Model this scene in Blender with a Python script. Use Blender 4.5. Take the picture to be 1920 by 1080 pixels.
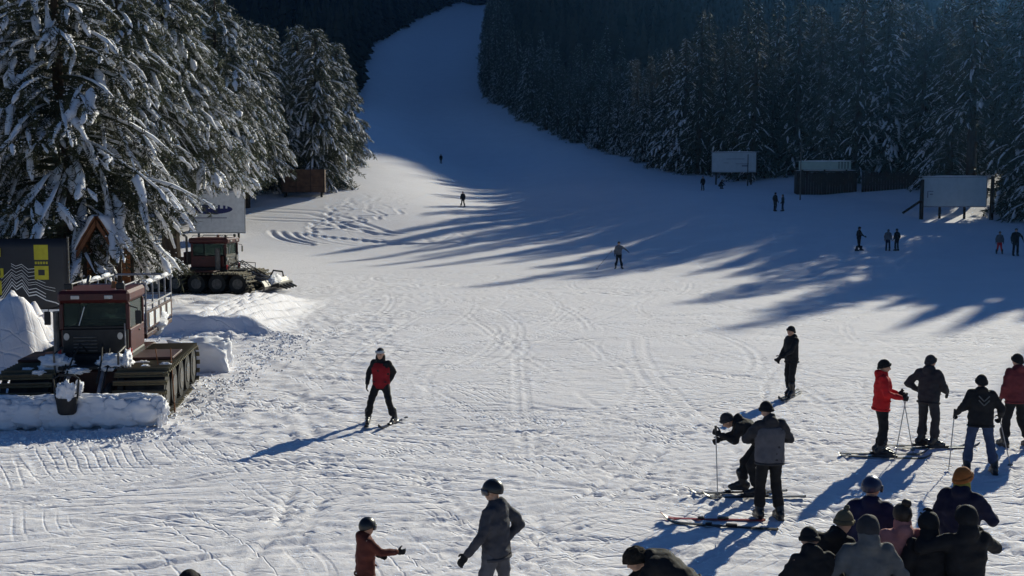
import bpy, bmesh, math, random
import numpy as np
from mathutils import Vector, Matrix, noise as mnoise

scn = bpy.context.scene
for o in list(bpy.data.objects):
    bpy.data.objects.remove(o)
COL = scn.collection
rad = math.radians

# ------------------------------------------------------------------ camera
cam_d = bpy.data.cameras.new('camera')
cam = bpy.data.objects.new('camera', cam_d)
COL.objects.link(cam)
cam.location = (0, 0, 4.6)
cam.rotation_euler = (rad(90) - math.atan(169 / 2060.0), 0, 0)
cam_d.sensor_width = 36.0
cam_d.lens = 36.0 * 2060.0 / 1920.0
cam_d.clip_start = 0.1
cam_d.clip_end = 4000
scn.camera = cam

# ------------------------------------------------------------------ sky, sun, exposure
SUN_AZ = rad(32.5)        # to the right of the view axis (+Y)
SUN_EL = rad(21.0)
world = bpy.data.worlds.new('World')
scn.world = world
world.use_nodes = True
wn = world.node_tree
bg = wn.nodes['Background']
sky = wn.nodes.new('ShaderNodeTexSky')
sky.sky_type = 'NISHITA'
sky.sun_disc = False
sky.sun_elevation = SUN_EL
sky.sun_rotation = SUN_AZ
sky.altitude = 1500
sky.air_density = 1.0
sky.dust_density = 0.0
sky.ozone_density = 8.0
wn.links.new(sky.outputs[0], bg.inputs[0])
bg.inputs[1].default_value = 0.05
sun_d = bpy.data.lights.new('sun', 'SUN')
sun_d.energy = 5.0
sun_d.angle = rad(0.6)
sun_d.color = (1.0, 0.955, 0.77)
sun = bpy.data.objects.new('sun', sun_d)
COL.objects.link(sun)
sdir = Vector((math.sin(SUN_AZ) * math.cos(SUN_EL), math.cos(SUN_AZ) * math.cos(SUN_EL), math.sin(SUN_EL)))
sun.rotation_euler = sdir.to_track_quat('Z', 'Y').to_euler()
sun.location = (60, 100, 60)
vs = scn.view_settings
vs.view_transform = 'Standard'
vs.look = 'None'
vs.exposure = 0.33
vs.gamma = 1.0
vs.use_curve_mapping = False
scn.cycles.max_bounces = 5
scn.cycles.diffuse_bounces = 3
scn.cycles.use_denoising = True

# ------------------------------------------------------------------ helpers
def mat(name, col, rough=0.7, spec=0.3, var=0.15, scale=6.0, bump=0.0, bscale=40.0, metal=0.0, col2=None, coat=0.0):
    m = bpy.data.materials.get(name)
    if m:
        return m
    m = bpy.data.materials.new(name)
    m.use_nodes = True
    nt = m.node_tree
    b = nt.nodes['Principled BSDF']
    b.inputs['Roughness'].default_value = rough
    b.inputs['Specular IOR Level'].default_value = spec
    b.inputs['Metallic'].default_value = metal
    b.inputs['Coat Weight'].default_value = coat
    tc = nt.nodes.new('ShaderNodeTexCoord')
    nz = nt.nodes.new('ShaderNodeTexNoise')
    nz.inputs['Scale'].default_value = scale
    nz.inputs['Detail'].default_value = 5
    nt.links.new(tc.outputs['Object'], nz.inputs['Vector'])
    mx = nt.nodes.new('ShaderNodeMix')
    mx.data_type = 'RGBA'
    c = Vector(col)
    a = tuple(max(0, x * (1 - var)) for x in c) + (1,)
    d = tuple(min(1, x * (1 + var)) for x in (Vector(col2) if col2 else c)) + (1,)
    mx.inputs[6].default_value = a
    mx.inputs[7].default_value = d
    rp = nt.nodes.new('ShaderNodeValToRGB')
    rp.color_ramp.elements[0].position = 0.35
    rp.color_ramp.elements[1].position = 0.65
    nt.links.new(nz.outputs['Fac'], rp.inputs['Fac'])
    nt.links.new(rp.outputs['Color'], mx.inputs[0])
    nt.links.new(mx.outputs[2], b.inputs['Base Color'])
    if bump > 0:
        n2 = nt.nodes.new('ShaderNodeTexNoise')
        n2.inputs['Scale'].default_value = bscale
        n2.inputs['Detail'].default_value = 4
        nt.links.new(tc.outputs['Object'], n2.inputs['Vector'])
        bp = nt.nodes.new('ShaderNodeBump')
        bp.inputs['Strength'].default_value = bump
        bp.inputs['Distance'].default_value = 0.02
        nt.links.new(n2.outputs['Fac'], bp.inputs['Height'])
        nt.links.new(bp.outputs['Normal'], b.inputs['Normal'])
    return m

def tag(o, label=None, cat=None, group=None, kind=None):
    if label: o['label'] = label
    if cat: o['category'] = cat
    if group: o['group'] = group
    if kind: o['kind'] = kind
    return o

def empty(name, loc=(0, 0, 0), rz=0.0):
    o = bpy.data.objects.new(name, None)
    o.empty_display_size = 0.2
    COL.objects.link(o)
    o.location = loc
    o.rotation_euler = (0, 0, rz)
    return o

def link(name, me, m, parent=None):
    o = bpy.data.objects.new(name, me)
    COL.objects.link(o)
    if m is not None:
        if len(me.materials) == 0:
            me.materials.append(m)
        elif me.materials[0] != m:
            o.material_slots[0].link = 'OBJECT'
            o.material_slots[0].material = m
    if parent: o.parent = parent
    return o

def mesh_np(name, V, faces, smooth=False):
    """V (n,3); faces: list of int arrays (k,3) or (k,4)"""
    me = bpy.data.meshes.new(name)
    V = np.asarray(V, np.float32)
    me.vertices.add(len(V))
    me.vertices.foreach_set('co', V.ravel())
    loops = np.concatenate([np.asarray(f, np.int32).ravel() for f in faces])
    tot = np.concatenate([np.full(len(f), np.asarray(f).shape[1], np.int32) for f in faces])
    st = np.concatenate([[0], np.cumsum(tot)[:-1]]).astype(np.int32)
    me.loops.add(len(loops))
    me.loops.foreach_set('vertex_index', loops)
    me.polygons.add(len(tot))
    me.polygons.foreach_set('loop_start', st)
    me.polygons.foreach_set('loop_total', tot)
    if smooth:
        me.polygons.foreach_set('use_smooth', np.ones(len(tot), bool))
    me.update(calc_edges=True)
    me.validate()
    return me

class MB:
    """collects simple shapes, builds ONE mesh object"""
    def __init__(s):
        s.v = []; s.f = []; s.sm = False
    def add(s, V, Fs):
        n = len(s.v)
        s.v += [tuple(p) for p in V]
        s.f += [tuple(i + n for i in f) for f in Fs]
        return s
    def box(s, lo, hi, bev=0.012, M=None):
        lo = Vector(lo); hi = Vector(hi)
        b = min(bev, 0.45 * min(hi[i] - lo[i] for i in range(3)))
        V = []; idx = {}
        for cx in (0, 1):
            for cy in (0, 1):
                for cz in (0, 1):
                    for ax in range(3):
                        p = []
                        for k, cc in enumerate((cx, cy, cz)):
                            e = hi[k] if cc else lo[k]
                            if k != ax: e += (-b if cc else b)
                            p.append(e)
                        idx[(cx, cy, cz, ax)] = len(V)
                        V.append(Vector(p))
        Fs = []
        for ax in range(3):
            o1, o2 = [k for k in range(3) if k != ax]
            for sd in (0, 1):
                q = []
                for a, c in ((0, 0), (1, 0), (1, 1), (0, 1)):
                    k = [0, 0, 0]; k[ax] = sd; k[o1] = a; k[o2] = c
                    q.append(idx[tuple(k) + (ax,)])
                flip = (sd == 0) ^ (ax == 1)
                Fs.append(tuple(reversed(q)) if flip else tuple(q))
        for ax in range(3):                     # edges along ax
            o1, o2 = [k for k in range(3) if k != ax]
            for a in (0, 1):
                for c in (0, 1):
                    k0 = [0, 0, 0]; k0[o1] = a; k0[o2] = c
                    k1 = list(k0); k1[ax] = 1
                    Fs.append((idx[tuple(k0) + (o1,)], idx[tuple(k1) + (o1,)], idx[tuple(k1) + (o2,)], idx[tuple(k0) + (o2,)]))
        for cx in (0, 1):
            for cy in (0, 1):
                for cz in (0, 1):
                    Fs.append(tuple(idx[(cx, cy, cz, a)] for a in range(3)))
        if M is not None: V = [M @ p for p in V]
        return s.add(V, Fs)
    def loft(s, rings, cap=True):
        n = len(rings[0]); V = [p for r in rings for p in r]; Fs = []
        for i in range(len(rings) - 1):
            for j in range(n):
                k = (j + 1) % n
                Fs.append((i * n + j, i * n + k, (i + 1) * n + k, (i + 1) * n + j))
        if cap:
            Fs.append(tuple(reversed(range(n))))
            Fs.append(tuple(range((len(rings) - 1) * n, len(rings) * n)))
        return s.add(V, Fs)
    def tube(s, pts, radii, n=8, cap=True):
        pts = [Vector(p) for p in pts]
        if not hasattr(radii, '__len__'): radii = [radii] * len(pts)
        rings = []; up = None
        for i, p in enumerate(pts):
            a = pts[max(i - 1, 0)]; b = pts[min(i + 1, len(pts) - 1)]
            t = (b - a).normalized()
            if up is None:
                up = Vector((0, 0, 1)) if abs(t.z) < 0.9 else Vector((1, 0, 0))
            u = t.cross(up)
            if u.length < 1e-4: u = t.orthogonal()
            u.normalize(); w = u.cross(t); up = w
            r = radii[i]
            rings.append([p + (u * math.cos(q) + w * math.sin(q)) * r for q in [2 * math.pi * k / n for k in range(n)]])
        return s.loft(rings, cap)
    def ell(s, c, r, n=12, m=8, M=None):
        rings = []
        for i in range(m + 1):
            th = math.pi * min(max(i / m, 0.02), 0.98)
            rings.append([Vector((math.sin(th) * math.cos(2 * math.pi * j / n) * r[0], math.sin(th) * math.sin(2 * math.pi * j / n) * r[1], -math.cos(th) * r[2])) for j in range(n)])
        c = Vector(c)
        rings = [[(M @ p if M is not None else p) + c for p in R] for R in rings]
        return s.loft(rings)
    def poly(s, pts, y0, y1):
        """prism: outline pts in (x,z), extruded along y"""
        n = len(pts)
        V = [(p[0], y0, p[1]) for p in pts] + [(p[0], y1, p[1]) for p in pts]
        Fs = [tuple(range(n)), tuple(reversed(range(n, 2 * n)))]
        Fs += [((i + 1) % n, i, i + n, (i + 1) % n + n) for i in range(n)]
        return s.add(V, Fs)
    def build(s, name, m, parent=None, smooth=False, jitter=0.0, jf=3.0, seed=0):
        me = bpy.data.meshes.new(name)
        me.from_pydata([tuple(p) for p in s.v], [], s.f)
        if jitter:
            for v in me.vertices:
                v.co += mnoise.noise_vector(v.co * jf + Vector((seed, seed * 1.7, 0))) * jitter
        bm = bmesh.new(); bm.from_mesh(me)
        bmesh.ops.recalc_face_normals(bm, faces=bm.faces[:])
        bm.to_mesh(me); bm.free()
        if smooth:
            me.polygons.foreach_set('use_smooth', [True] * len(me.polygons))
        me.update()
        return link(name, me, m, parent)

def snow_lump(name, parent, c, r, seed=0, rough=0.35):
    """irregular heap of snow: displaced half-sunk ellipsoid"""
    bm = bmesh.new()
    bmesh.ops.create_icosphere(bm, subdivisions=4, radius=1.0)
    for v in bm.verts:
        d = mnoise.fractal(v.co * 1.6 + Vector((seed * 3.1, seed, 0)), 0.55, 2.2, 6)
        v.co *= 1 + rough * 1.15 * d
        v.co += mnoise.noise_vector(v.co * 6 + Vector((seed, 0, 0))) * .07
        v.co = Vector((v.co.x * r[0], v.co.y * r[1], v.co.z * r[2])) + Vector(c)
    me = bpy.data.meshes.new(name)
    bm.to_mesh(me); bm.free()
    me.polygons.foreach_set('use_smooth', [True] * len(me.polygons))
    return link(name, me, SNOWP, parent)

# ------------------------------------------------------------------ snow material
def make_snow(name, bump, base=(0.815, 0.795, 0.825), scratches=False):
    m = bpy.data.materials.new(name); m.use_nodes = True
    nt = m.node_tree; b = nt.nodes['Principled BSDF']
    b.inputs['Roughness'].default_value = 0.9
    b.inputs['Specular IOR Level'].default_value = 0.04
    tc = nt.nodes.new('ShaderNodeTexCoord')
    n1 = nt.nodes.new('ShaderNodeTexNoise'); n1.inputs['Scale'].default_value = 0.35; n1.inputs['Detail'].default_value = 8; n1.inputs['Roughness'].default_value = 0.65
    nt.links.new(tc.outputs['Object'], n1.inputs['Vector'])
    mx = nt.nodes.new('ShaderNodeMix'); mx.data_type = 'RGBA'
    mx.inputs[6].default_value = tuple(x * 0.90 for x in base) + (1,)
    mx.inputs[7].default_value = tuple(min(1, x * 1.07) for x in base) + (1,)
    nt.links.new(n1.outputs['Fac'], mx.inputs[0])
    nt.links.new(mx.outputs[2], b.inputs['Base Color'])
    L = nt.links.new
    def math_(op, x, y):
        q = nt.nodes.new('ShaderNodeMath'); q.operation = op
        for i, v in enumerate((x, y)):
            if isinstance(v, (int, float)): q.inputs[i].default_value = v
            else: L(v, q.inputs[i])
        return q.outputs[0]
    def noise_(vec, sc, det=2, rough=0.5):
        q = nt.nodes.new('ShaderNodeTexNoise'); q.inputs['Scale'].default_value = sc; q.inputs['Detail'].default_value = det; q.inputs['Roughness'].default_value = rough
        L(vec, q.inputs['Vector']); return q
    height = math_('MULTIPLY', noise_(tc.outputs['Object'], 6.0, 5, 0.68).outputs['Fac'], 0.40)
    if scratches:
        # small scattered flecks and chips, lying mostly across the fall line
        fm = nt.nodes.new('ShaderNodeMapping'); fm.inputs['Scale'].default_value = (3.2, 9.0, 1.0); fm.inputs['Rotation'].default_value = (0, 0, 0.25)
        L(tc.outputs['Object'], fm.inputs['Vector'])
        fl = math_('MAXIMUM', math_('SUBTRACT', noise_(fm.outputs[0], 1.0, 3, 0.6).outputs['Fac'], 0.56), 0.0)
        height = math_('SUBTRACT', height, math_('MULTIPLY', math_('MULTIPLY', fl, 5.0), math_('MINIMUM', math_('MAXIMUM', math_('MULTIPLY', math_('SUBTRACT', n1.outputs['Fac'], 0.44), 6.0), 0.12), 1.0)))
        # thin scrapes left by ski edges: stretched ridged noise in several directions, in drifting patches
        wv = nt.nodes.new('ShaderNodeVectorMath'); wv.operation = 'MULTIPLY_ADD'
        L(noise_(tc.outputs['Object'], 0.16, 2).outputs['Color'], wv.inputs[0]); wv.inputs[1].default_value = (1.6, 1.6, 0); L(tc.outputs['Object'], wv.inputs[2])
        for i, (ang, al, ac, amp) in enumerate(((12, .12, 2.4, 1.0), (-22, .11, 2.8, .9), (46, .08, 2.8, .7), (118, .08, 3.2, .5))):
            mp = nt.nodes.new('ShaderNodeMapping'); mp.vector_type = 'POINT'
            rt = nt.nodes.new('ShaderNodeVectorRotate'); rt.rotation_type = 'Z_AXIS'; rt.inputs['Angle'].default_value = rad(-ang)
            L(wv.outputs[0], rt.inputs['Vector']); L(rt.outputs[0], mp.inputs['Vector'])
            mp.inputs['Scale'].default_value = (al, ac, 0.3); mp.inputs['Location'].default_value = (i * 13.1, i * 7.7, 0)
            n = noise_(mp.outputs[0], 1.0, 0.0).outputs['Fac']
            rdg = math_('ABSOLUTE', math_('SUBTRACT', n, 0.5), 0)
            ln = math_('MAXIMUM', math_('SUBTRACT', 1.0, math_('MULTIPLY', rdg, 26.0)), 0.0)
            mk = noise_(tc.outputs['Object'], 0.22 + .04 * i, 1)
            off = nt.nodes.new('ShaderNodeMapping'); off.inputs['Location'].default_value = (i * 31.0, 5.0 * i, 0); L(tc.outputs['Object'], off.inputs['Vector']); L(off.outputs[0], mk.inputs['Vector'])
            m2 = math_('MAXIMUM', math_('MULTIPLY', math_('SUBTRACT', mk.outputs['Fac'], 0.44), 5.0), 0.0)
            m2 = math_('MINIMUM', m2, 1.0)
            height = math_('SUBTRACT', height, math_('MULTIPLY', math_('MULTIPLY', ln, m2), amp * 0.5))
    bp = nt.nodes.new('ShaderNodeBump'); bp.inputs['Strength'].default_value = bump; bp.inputs['Distance'].default_value = 0.07
    L(height, bp.inputs['Height'])
    L(bp.outputs['Normal'], b.inputs['Normal'])
    return m
SNOW = make_snow('snow_ground', 0.55, scratches=True)
SNOWP = make_snow('snow_clump', 0.3, (0.80, 0.80, 0.83))

# ------------------------------------------------------------------ terrain
def _prof(pts, sig=6):
    p=np.array(pts,float); d=np.arange(-40,1400,1.0); v=np.interp(d,p[:,0],p[:,1])
    e=(p[-1,1]-p[-2,1])/(p[-1,0]-p[-2,0]); v=np.where(d>p[-1,0],p[-1,1]+e*(d-p[-1,0]),v)
    k=np.exp(-.5*(np.arange(-25,26)/sig)**2); k/=k.sum()
    v=np.convolve(np.pad(v,25,mode='edge'),k,'valid')
    return lambda q:np.interp(q,d,v)
PL=_prof([(0,0),(84,0),(95,.8),(115,4.6),(150,9.8),(206,17),(280,32),(373,54),(700,128),(1200,235)])
PC=_prof([(0,0),(60,0),(75,.3),(97,1.4),(130,3.7),(206,11.7),(273,27),(373,50),(700,124),(1200,235)])
PR=_prof([(0,0),(58,0),(73,.9),(92,2.85),(97,3.4),(115,5.2),(130,6.2),(160,8.9),(210,15.6),(280,29.3),(373,52),(700,127),(1200,238)])
XM=_prof([(0,3),(90,3),(130,0),(160,-2),(210,-10),(280,-22),(373,-28),(700,-22)],12)
XL=_prof([(0,-30),(90,-27),(150,-23),(206,-30),(273,-37),(373,-48),(500,-44),(700,-32),(1200,-25)],12)
XR=_prof([(0,60),(60,52),(92,42),(115,30),(160,21),(210,9),(280,-7.5),(400,-8.7),(700,-12),(1200,-20)],8)
HS=_prof([(0,.0),(60,.06),(100,.11),(135,.13),(170,.04),(230,.10),(300,.3),(400,.6),(550,1.1),(700,1.1)],20)
HC=_prof([(0,6),(100,16),(135,16),(170,10),(230,18),(300,40),(430,60),(560,130),(700,190),(1000,190)],20)
def sstep(a,b,x):
    t=np.clip((x-a)/(b-a),0,1); return t*t*(3-2*t)
def h0(x,y):
    x=np.asarray(x,float); y=np.asarray(y,float)
    u=(x-XM(y))/19.0
    l,c,r=PL(y),PC(y),PR(y)
    z=np.where(u<0,c+(l-c)*sstep(0,1,-u),c+(r-c)*sstep(0,1,u))
    d=np.maximum(x-XR(y),0); cap=HC(y); z=z+cap*(1-np.exp(-HS(y)*d/cap))*(1-.8*sstep(150,300,d))
    d=np.maximum(XL(y)-x,0); z=z+25*(1-np.exp(-.12*sstep(60,250,y)*d/25))
    return z

def axis(segs):
    out = [segs[0][0]]
    for a, b, st in segs:
        n = max(1, int(round((b - a) / st)))
        out += list(a + (b - a) * (np.arange(n) + 1) / n)
    return np.array(out)
xs = axis([(-700, -300, 20), (-300, -120, 8), (-120, -60, 3), (-60, -27, 0.8), (-27, -14, 0.16), (-14, 12, 0.085), (12, 26, 0.16), (26, 60, 0.8), (60, 120, 3), (120, 300, 8), (300, 700, 20)])
ys = axis([(-12, 6, 1.5), (6, 9, 0.3), (9, 26, 0.075), (26, 45, 0.13), (45, 75, 0.22), (75, 86, 0.4), (86, 122, 0.22), (122, 140, 0.45), (140, 220, 2), (220, 420, 5), (420, 1200, 15)])
GX, GY = np.meshgrid(xs, ys)
GZ = h0(GX, GY)
rng = np.random.default_rng(7)

def vnoise(x, y, seed):
    """smooth value noise, period-free on a hashed lattice"""
    xi = np.floor(x).astype(np.int64); yi = np.floor(y).astype(np.int64)
    fx = x - xi; fy = y - yi
    fx = fx * fx * (3 - 2 * fx); fy = fy * fy * (3 - 2 * fy)
    def hsh(a, b):
        n = (a * 374761393 + b * 668265263 + seed * 974634777) & 0xFFFFFFFF
        n = ((n ^ (n >> 13)) * 1274126177) & 0xFFFFFFFF
        return ((n ^ (n >> 16)) & 0xFFFF) / 65535.0 - 0.5
    return (hsh(xi, yi) * (1 - fx) + hsh(xi + 1, yi) * fx) * (1 - fy) + (hsh(xi, yi + 1) * (1 - fx) + hsh(xi + 1, yi + 1) * fx) * fy

near = sstep(-12, 6, GY) * (1 - sstep(70, 125, GY)) * (1 - sstep(30, 60, np.abs(GX)))
det = np.zeros_like(GZ)
# trodden snow: broad swells, then lumps stretched along the direction skiers slide
wx = GX + 0.8 * vnoise(GX * 0.3, GY * 0.3, 5); wy = GY + 0.8 * vnoise(GX * 0.3, GY * 0.3, 9)
det += 0.045 * vnoise(wx * 0.22, wy * 0.25, 1) + 0.016 * vnoise(wx * 0.55, wy * 0.8, 2)
det += 0.007 * vnoise(wx * 1.1 + 0.5 * wy, wy * 2.0, 3) + 0.006 * vnoise(wx * 2.3 - 0.8 * wy, wy * 4.2, 4)
patch = 0.3 + 0.5 * sstep(-0.12, 0.25, vnoise(GX * 0.16, GY * 0.16, 21))
det += patch * (0.010 * vnoise(wx * 4.5, wy * 5.5, 6) + 0.006 * vnoise(wx * 8, wy * 10, 8))
# churned snow beside the groomer
churn = sstep(-10.5, -8.0, GX) * (1 - sstep(-4.2, -1.6, GX + 0.05 * (GY - 24))) * sstep(17.5, 21, GY) * (1 - sstep(40, 50, GY))
churn = np.maximum(churn, 0.45 * (1 - sstep(-6, -1, GX)) * sstep(40, 46, GY) * (1 - sstep(60, 70, GY)) * sstep(-13, -9, GX))
det += churn * (0.05 * vnoise(wx * 2.6, wy * 2.2, 11) + 0.06 * vnoise(wx * 5.0, wy * 4.5, 12))
# ski and sledge tracks
def stamp(pts, width, depth, lip=0.22):
    pts = np.asarray(pts, float)
    seg = np.hypot(*np.diff(pts, axis=0).T); L = np.concatenate([[0], np.cumsum(seg)])
    n = max(4, int(L[-1] / 0.06)); q = np.linspace(0, L[-1], n)
    px = np.interp(q, L, pts[:, 0]); py = np.interp(q, L, pts[:, 1])
    fade = np.clip(np.minimum(q, L[-1] - q) / (0.12 * L[-1] + 0.1), 0, 1)
    i = np.searchsorted(ys, py); j = np.searchsorted(xs, px)
    k = max(1, int(math.ceil(2.4 * width / 0.08)))
    acc = {}
    best = np.zeros_like(det[:1, :1])
    lo_i, hi_i = max(i.min() - k, 0), min(i.max() + k + 1, len(ys)); lo_j, hi_j = max(j.min() - k, 0), min(j.max() + k + 1, len(xs))
    D = np.full((hi_i - lo_i, hi_j - lo_j), 9.0); Fd = np.zeros_like(D)
    for di in range(-k, k + 1):
        for dj in range(-k, k + 1):
            a = np.clip(i + di, 0, len(ys) - 1); c = np.clip(j + dj, 0, len(xs) - 1)
            d = np.hypot(ys[a] - py, xs[c] - px)
            a = np.clip(a - lo_i, 0, D.shape[0] - 1); c = np.clip(c - lo_j, 0, D.shape[1] - 1)
            np.minimum.at(D, (a, c), d)
            np.maximum.at(Fd, (a, c), fade)
    g = -depth * np.exp(-(D / width) ** 2) + lip * depth * np.exp(-((D - 1.7 * width) / (0.7 * width)) ** 2)
    det[lo_i:hi_i, lo_j:hi_j] += np.where(D < 3 * width, g * Fd, 0)
R0 = random.Random(3)
def arc(x, y, a, L, k, n=24):
    p = [(x, y)]
    for q in range(n):
        a += k * L / n
        x += math.cos(a) * L / n; y += math.sin(a) * L / n
        p.append((x, y))
    return p
def pair(p, sep, w, d):
    p = np.array(p); t = np.gradient(p, axis=0); t /= np.hypot(t[:, 0], t[:, 1])[:, None]
    nn = np.stack([-t[:, 1], t[:, 0]], 1)
    stamp(p, w, d); stamp(p + nn * sep, w, d)
for q in range(620):
    y = 9 + 58 * R0.random() ** 1.4
    half = 3 + 0.48 * y
    x = R0.uniform(-min(half, 20), min(half, 24))
    base = R0.choice([0.12, 0.2, -0.15, 0.5, 1.0, 2.4, 2.8, 1.4]) + R0.uniform(-0.35, 0.35)
    L = R0.uniform(2.5, 11); k = R0.uniform(-0.16, 0.16)
    w = R0.choice([0.045, 0.05, 0.06, 0.08]); d = R0.uniform(0.010, 0.026)
    p = arc(x, y, base, L, k)
    if R0.random() < 0.5: pair(p, R0.uniform(0.22, 0.5), w, d)
    else: stamp(p, w, d)
# long sliding lanes running down to the left
for q in range(170):
    x = R0.uniform(-9, 20); y = R0.uniform(12, 60)
    pair(arc(x, y, math.pi + R0.choice([R0.uniform(0.1, 0.5), R0.uniform(.3, 1.2), R0.uniform(1.2, 2.2)]), R0.uniform(8, 24), R0.uniform(-0.07, 0.07), 40), R0.choice([.22, .3, .45]), 0.05, R0.uniform(0.016, 0.034))
# footprints and gouges in the trodden foreground
for q in range(1500):
    y = 9 + 26 * R0.random() ** 1.5
    x = R0.uniform(-2 - 0.42 * y, 2 + 0.48 * y)
    a = R0.choice([R0.uniform(-.4, .5), R0.uniform(0, 3.14)]); L = R0.uniform(0.12, 0.8)
    stamp(arc(x, y, a, L, R0.uniform(-1, 1), 4), R0.choice([0.04, 0.045, 0.05]), R0.uniform(0.006, 0.016), 0.4)
# deep furrows on the sunny bank: two groups of curved turns and two vehicle ruts
def wiggle(x, y, a, L, amp, wl, w, d):
    p = []
    for q in np.linspace(0, L, 60):
        o = amp * math.sin(2 * math.pi * q / wl)
        p.append((x + math.cos(a) * q - math.sin(a) * o, y + math.sin(a) * q + math.cos(a) * o))
    stamp(p, w, d, 0.5)
for q in range(12):
    stamp(arc(-21.5 + 0.95 * q + R0.uniform(-.2, .2), 99 - 0.5 * q, -1.35 + 0.05 * q, R0.uniform(7, 10), 0.075, 20), 0.24, 0.24)
for q in range(24):
    wiggle(-17 + R0.uniform(-1.5, 4.5), 98 + q * 1.7, 1.2 + R0.uniform(-.4, .4), R0.uniform(6, 13), R0.uniform(.5, 1.1), R0.uniform(3.5, 6), 0.24, R0.uniform(.18, .28))
for q in range(12):
    wiggle(-21 + R0.uniform(-1, 6), 118 + R0.uniform(0, 22), 1.3 + R0.uniform(-.7, .7), R0.uniform(5, 10), R0.uniform(.4, .9), R0.uniform(3, 5), 0.24, 0.22)
pair([(-25, 108), (-20, 107), (-16, 103), (-12, 97)], 1.6, 0.28, 0.22)
pair([(-25, 104), (-19, 103), (-14, 99), (-10, 96)], 1.3, 0.26, 0.18)
for q in range(14):
    stamp([(R0.uniform(-14, -3), R0.uniform(91, 97)), (R0.uniform(-14, -3), R0.uniform(88, 100))], 0.25, 0.07)
det *= near
# ploughed berm behind the near groomer, with furrows along it, and its steep front face
bx = GX + 0.25 * vnoise(GX * 0.7, GY * 0.7, 31); by = GY + 0.5 * vnoise(GX * 0.9, GY * 0.9, 32)
berm = sstep(-15.5, -14, bx) * (1 - sstep(-9.2, -7.4, bx + 0.05 * (by - 36))) * sstep(36.2, 36.9, by) * (1 - sstep(44, 51, by))
fur = sstep(-11.4, -10.6, GX) * (1 - sstep(-8.4, -7.9, GX)) * sstep(37, 38, GY) * (1 - sstep(46, 50, GY))
det += berm * (0.62 + 0.22 * vnoise(GX * 1.6, GY * 1.6, 35) * sstep(-8.5, -11, GX)) + berm * fur * 0.10 * np.sin(2 * math.pi * (GX + 0.25 * vnoise(GX * .5, GY * .6, 33) - 0.08 * (GY - 40)) / 0.52)
det += 0.28 * sstep(-12, -10, bx) * (1 - sstep(-8, -6.5, bx)) * sstep(34.4, 36, by) * (1 - sstep(36, 37.5, by)) * (0.6 + vnoise(GX * 2.5, GY * 2.5, 34))
# big shovelled heap in front of the hut
hp = np.exp(-(((GX + 13.6) / 1.55) ** 2 + ((GY - 29.6) / 1.5) ** 2) ** 1.6)
hp2 = np.exp(-(((GX + 12.0) / 0.9) ** 2 + ((GY - 30.2) / 0.9) ** 2) ** 1.5)
hp3 = np.exp(-(((GX + 14.8) / 2.2) ** 2 + ((GY - 31.3) / 1.2) ** 2) ** 1.5)
lump = 1 + 0.6 * vnoise(GX * 1.3, GY * 1.3, 41) + 0.4 * vnoise(GX * 3.0, GY * 3.0, 42) + 0.16 * vnoise(GX * 6.5, GY * 6.5, 43)
det += (1.6 * np.maximum(hp, 0.9 * hp3) + 0.55 * hp2) * lump
GZ = GZ + det

def hz(x, y):
    i = int(np.clip(np.searchsorted(ys, y) - 1, 0, len(ys) - 2)); j = int(np.clip(np.searchsorted(xs, x) - 1, 0, len(xs) - 2))
    fy = (y - ys[i]) / (ys[i + 1] - ys[i]); fx = (x - xs[j]) / (xs[j + 1] - xs[j])
    return float((GZ[i, j] * (1 - fx) + GZ[i, j + 1] * fx) * (1 - fy) + (GZ[i + 1, j] * (1 - fx) + GZ[i + 1, j + 1] * fx) * fy)
ny, nx = GZ.shape
idx = np.arange(ny * nx).reshape(ny, nx)
quads = np.stack([idx[:-1, :-1], idx[:-1, 1:], idx[1:, 1:], idx[1:, :-1]], -1).reshape(-1, 4)
me = mesh_np('snow_ground', np.stack([GX, GY, GZ], -1).reshape(-1, 3), [quads], smooth=True)
tag(link('ground', me, SNOW), 'trodden snow of the ski slope and the hills around it', 'snow', kind='structure')
print('terrain verts', ny * nx)

# ------------------------------------------------------------------ trees
NEEDLE = mat('needles', (0.028, 0.040, 0.022), 0.75, 0.2, 0.3, 0.9, col2=(0.055, 0.058, 0.032))
NEEDLE2 = mat('needles_pine', (0.060, 0.078, 0.046), 0.7, 0.25, 0.3, 1.2, col2=(0.105, 0.112, 0.068))
BARK = mat('bark', (0.055, 0.040, 0.030), 0.9, 0.1, 0.35, 3.0, bump=0.6, bscale=14)
FARN = mat('needles_far', (0.024, 0.030, 0.020), 0.9, 0.05, 0.4, 0.05, col2=(0.04, 0.036, 0.026))

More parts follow.
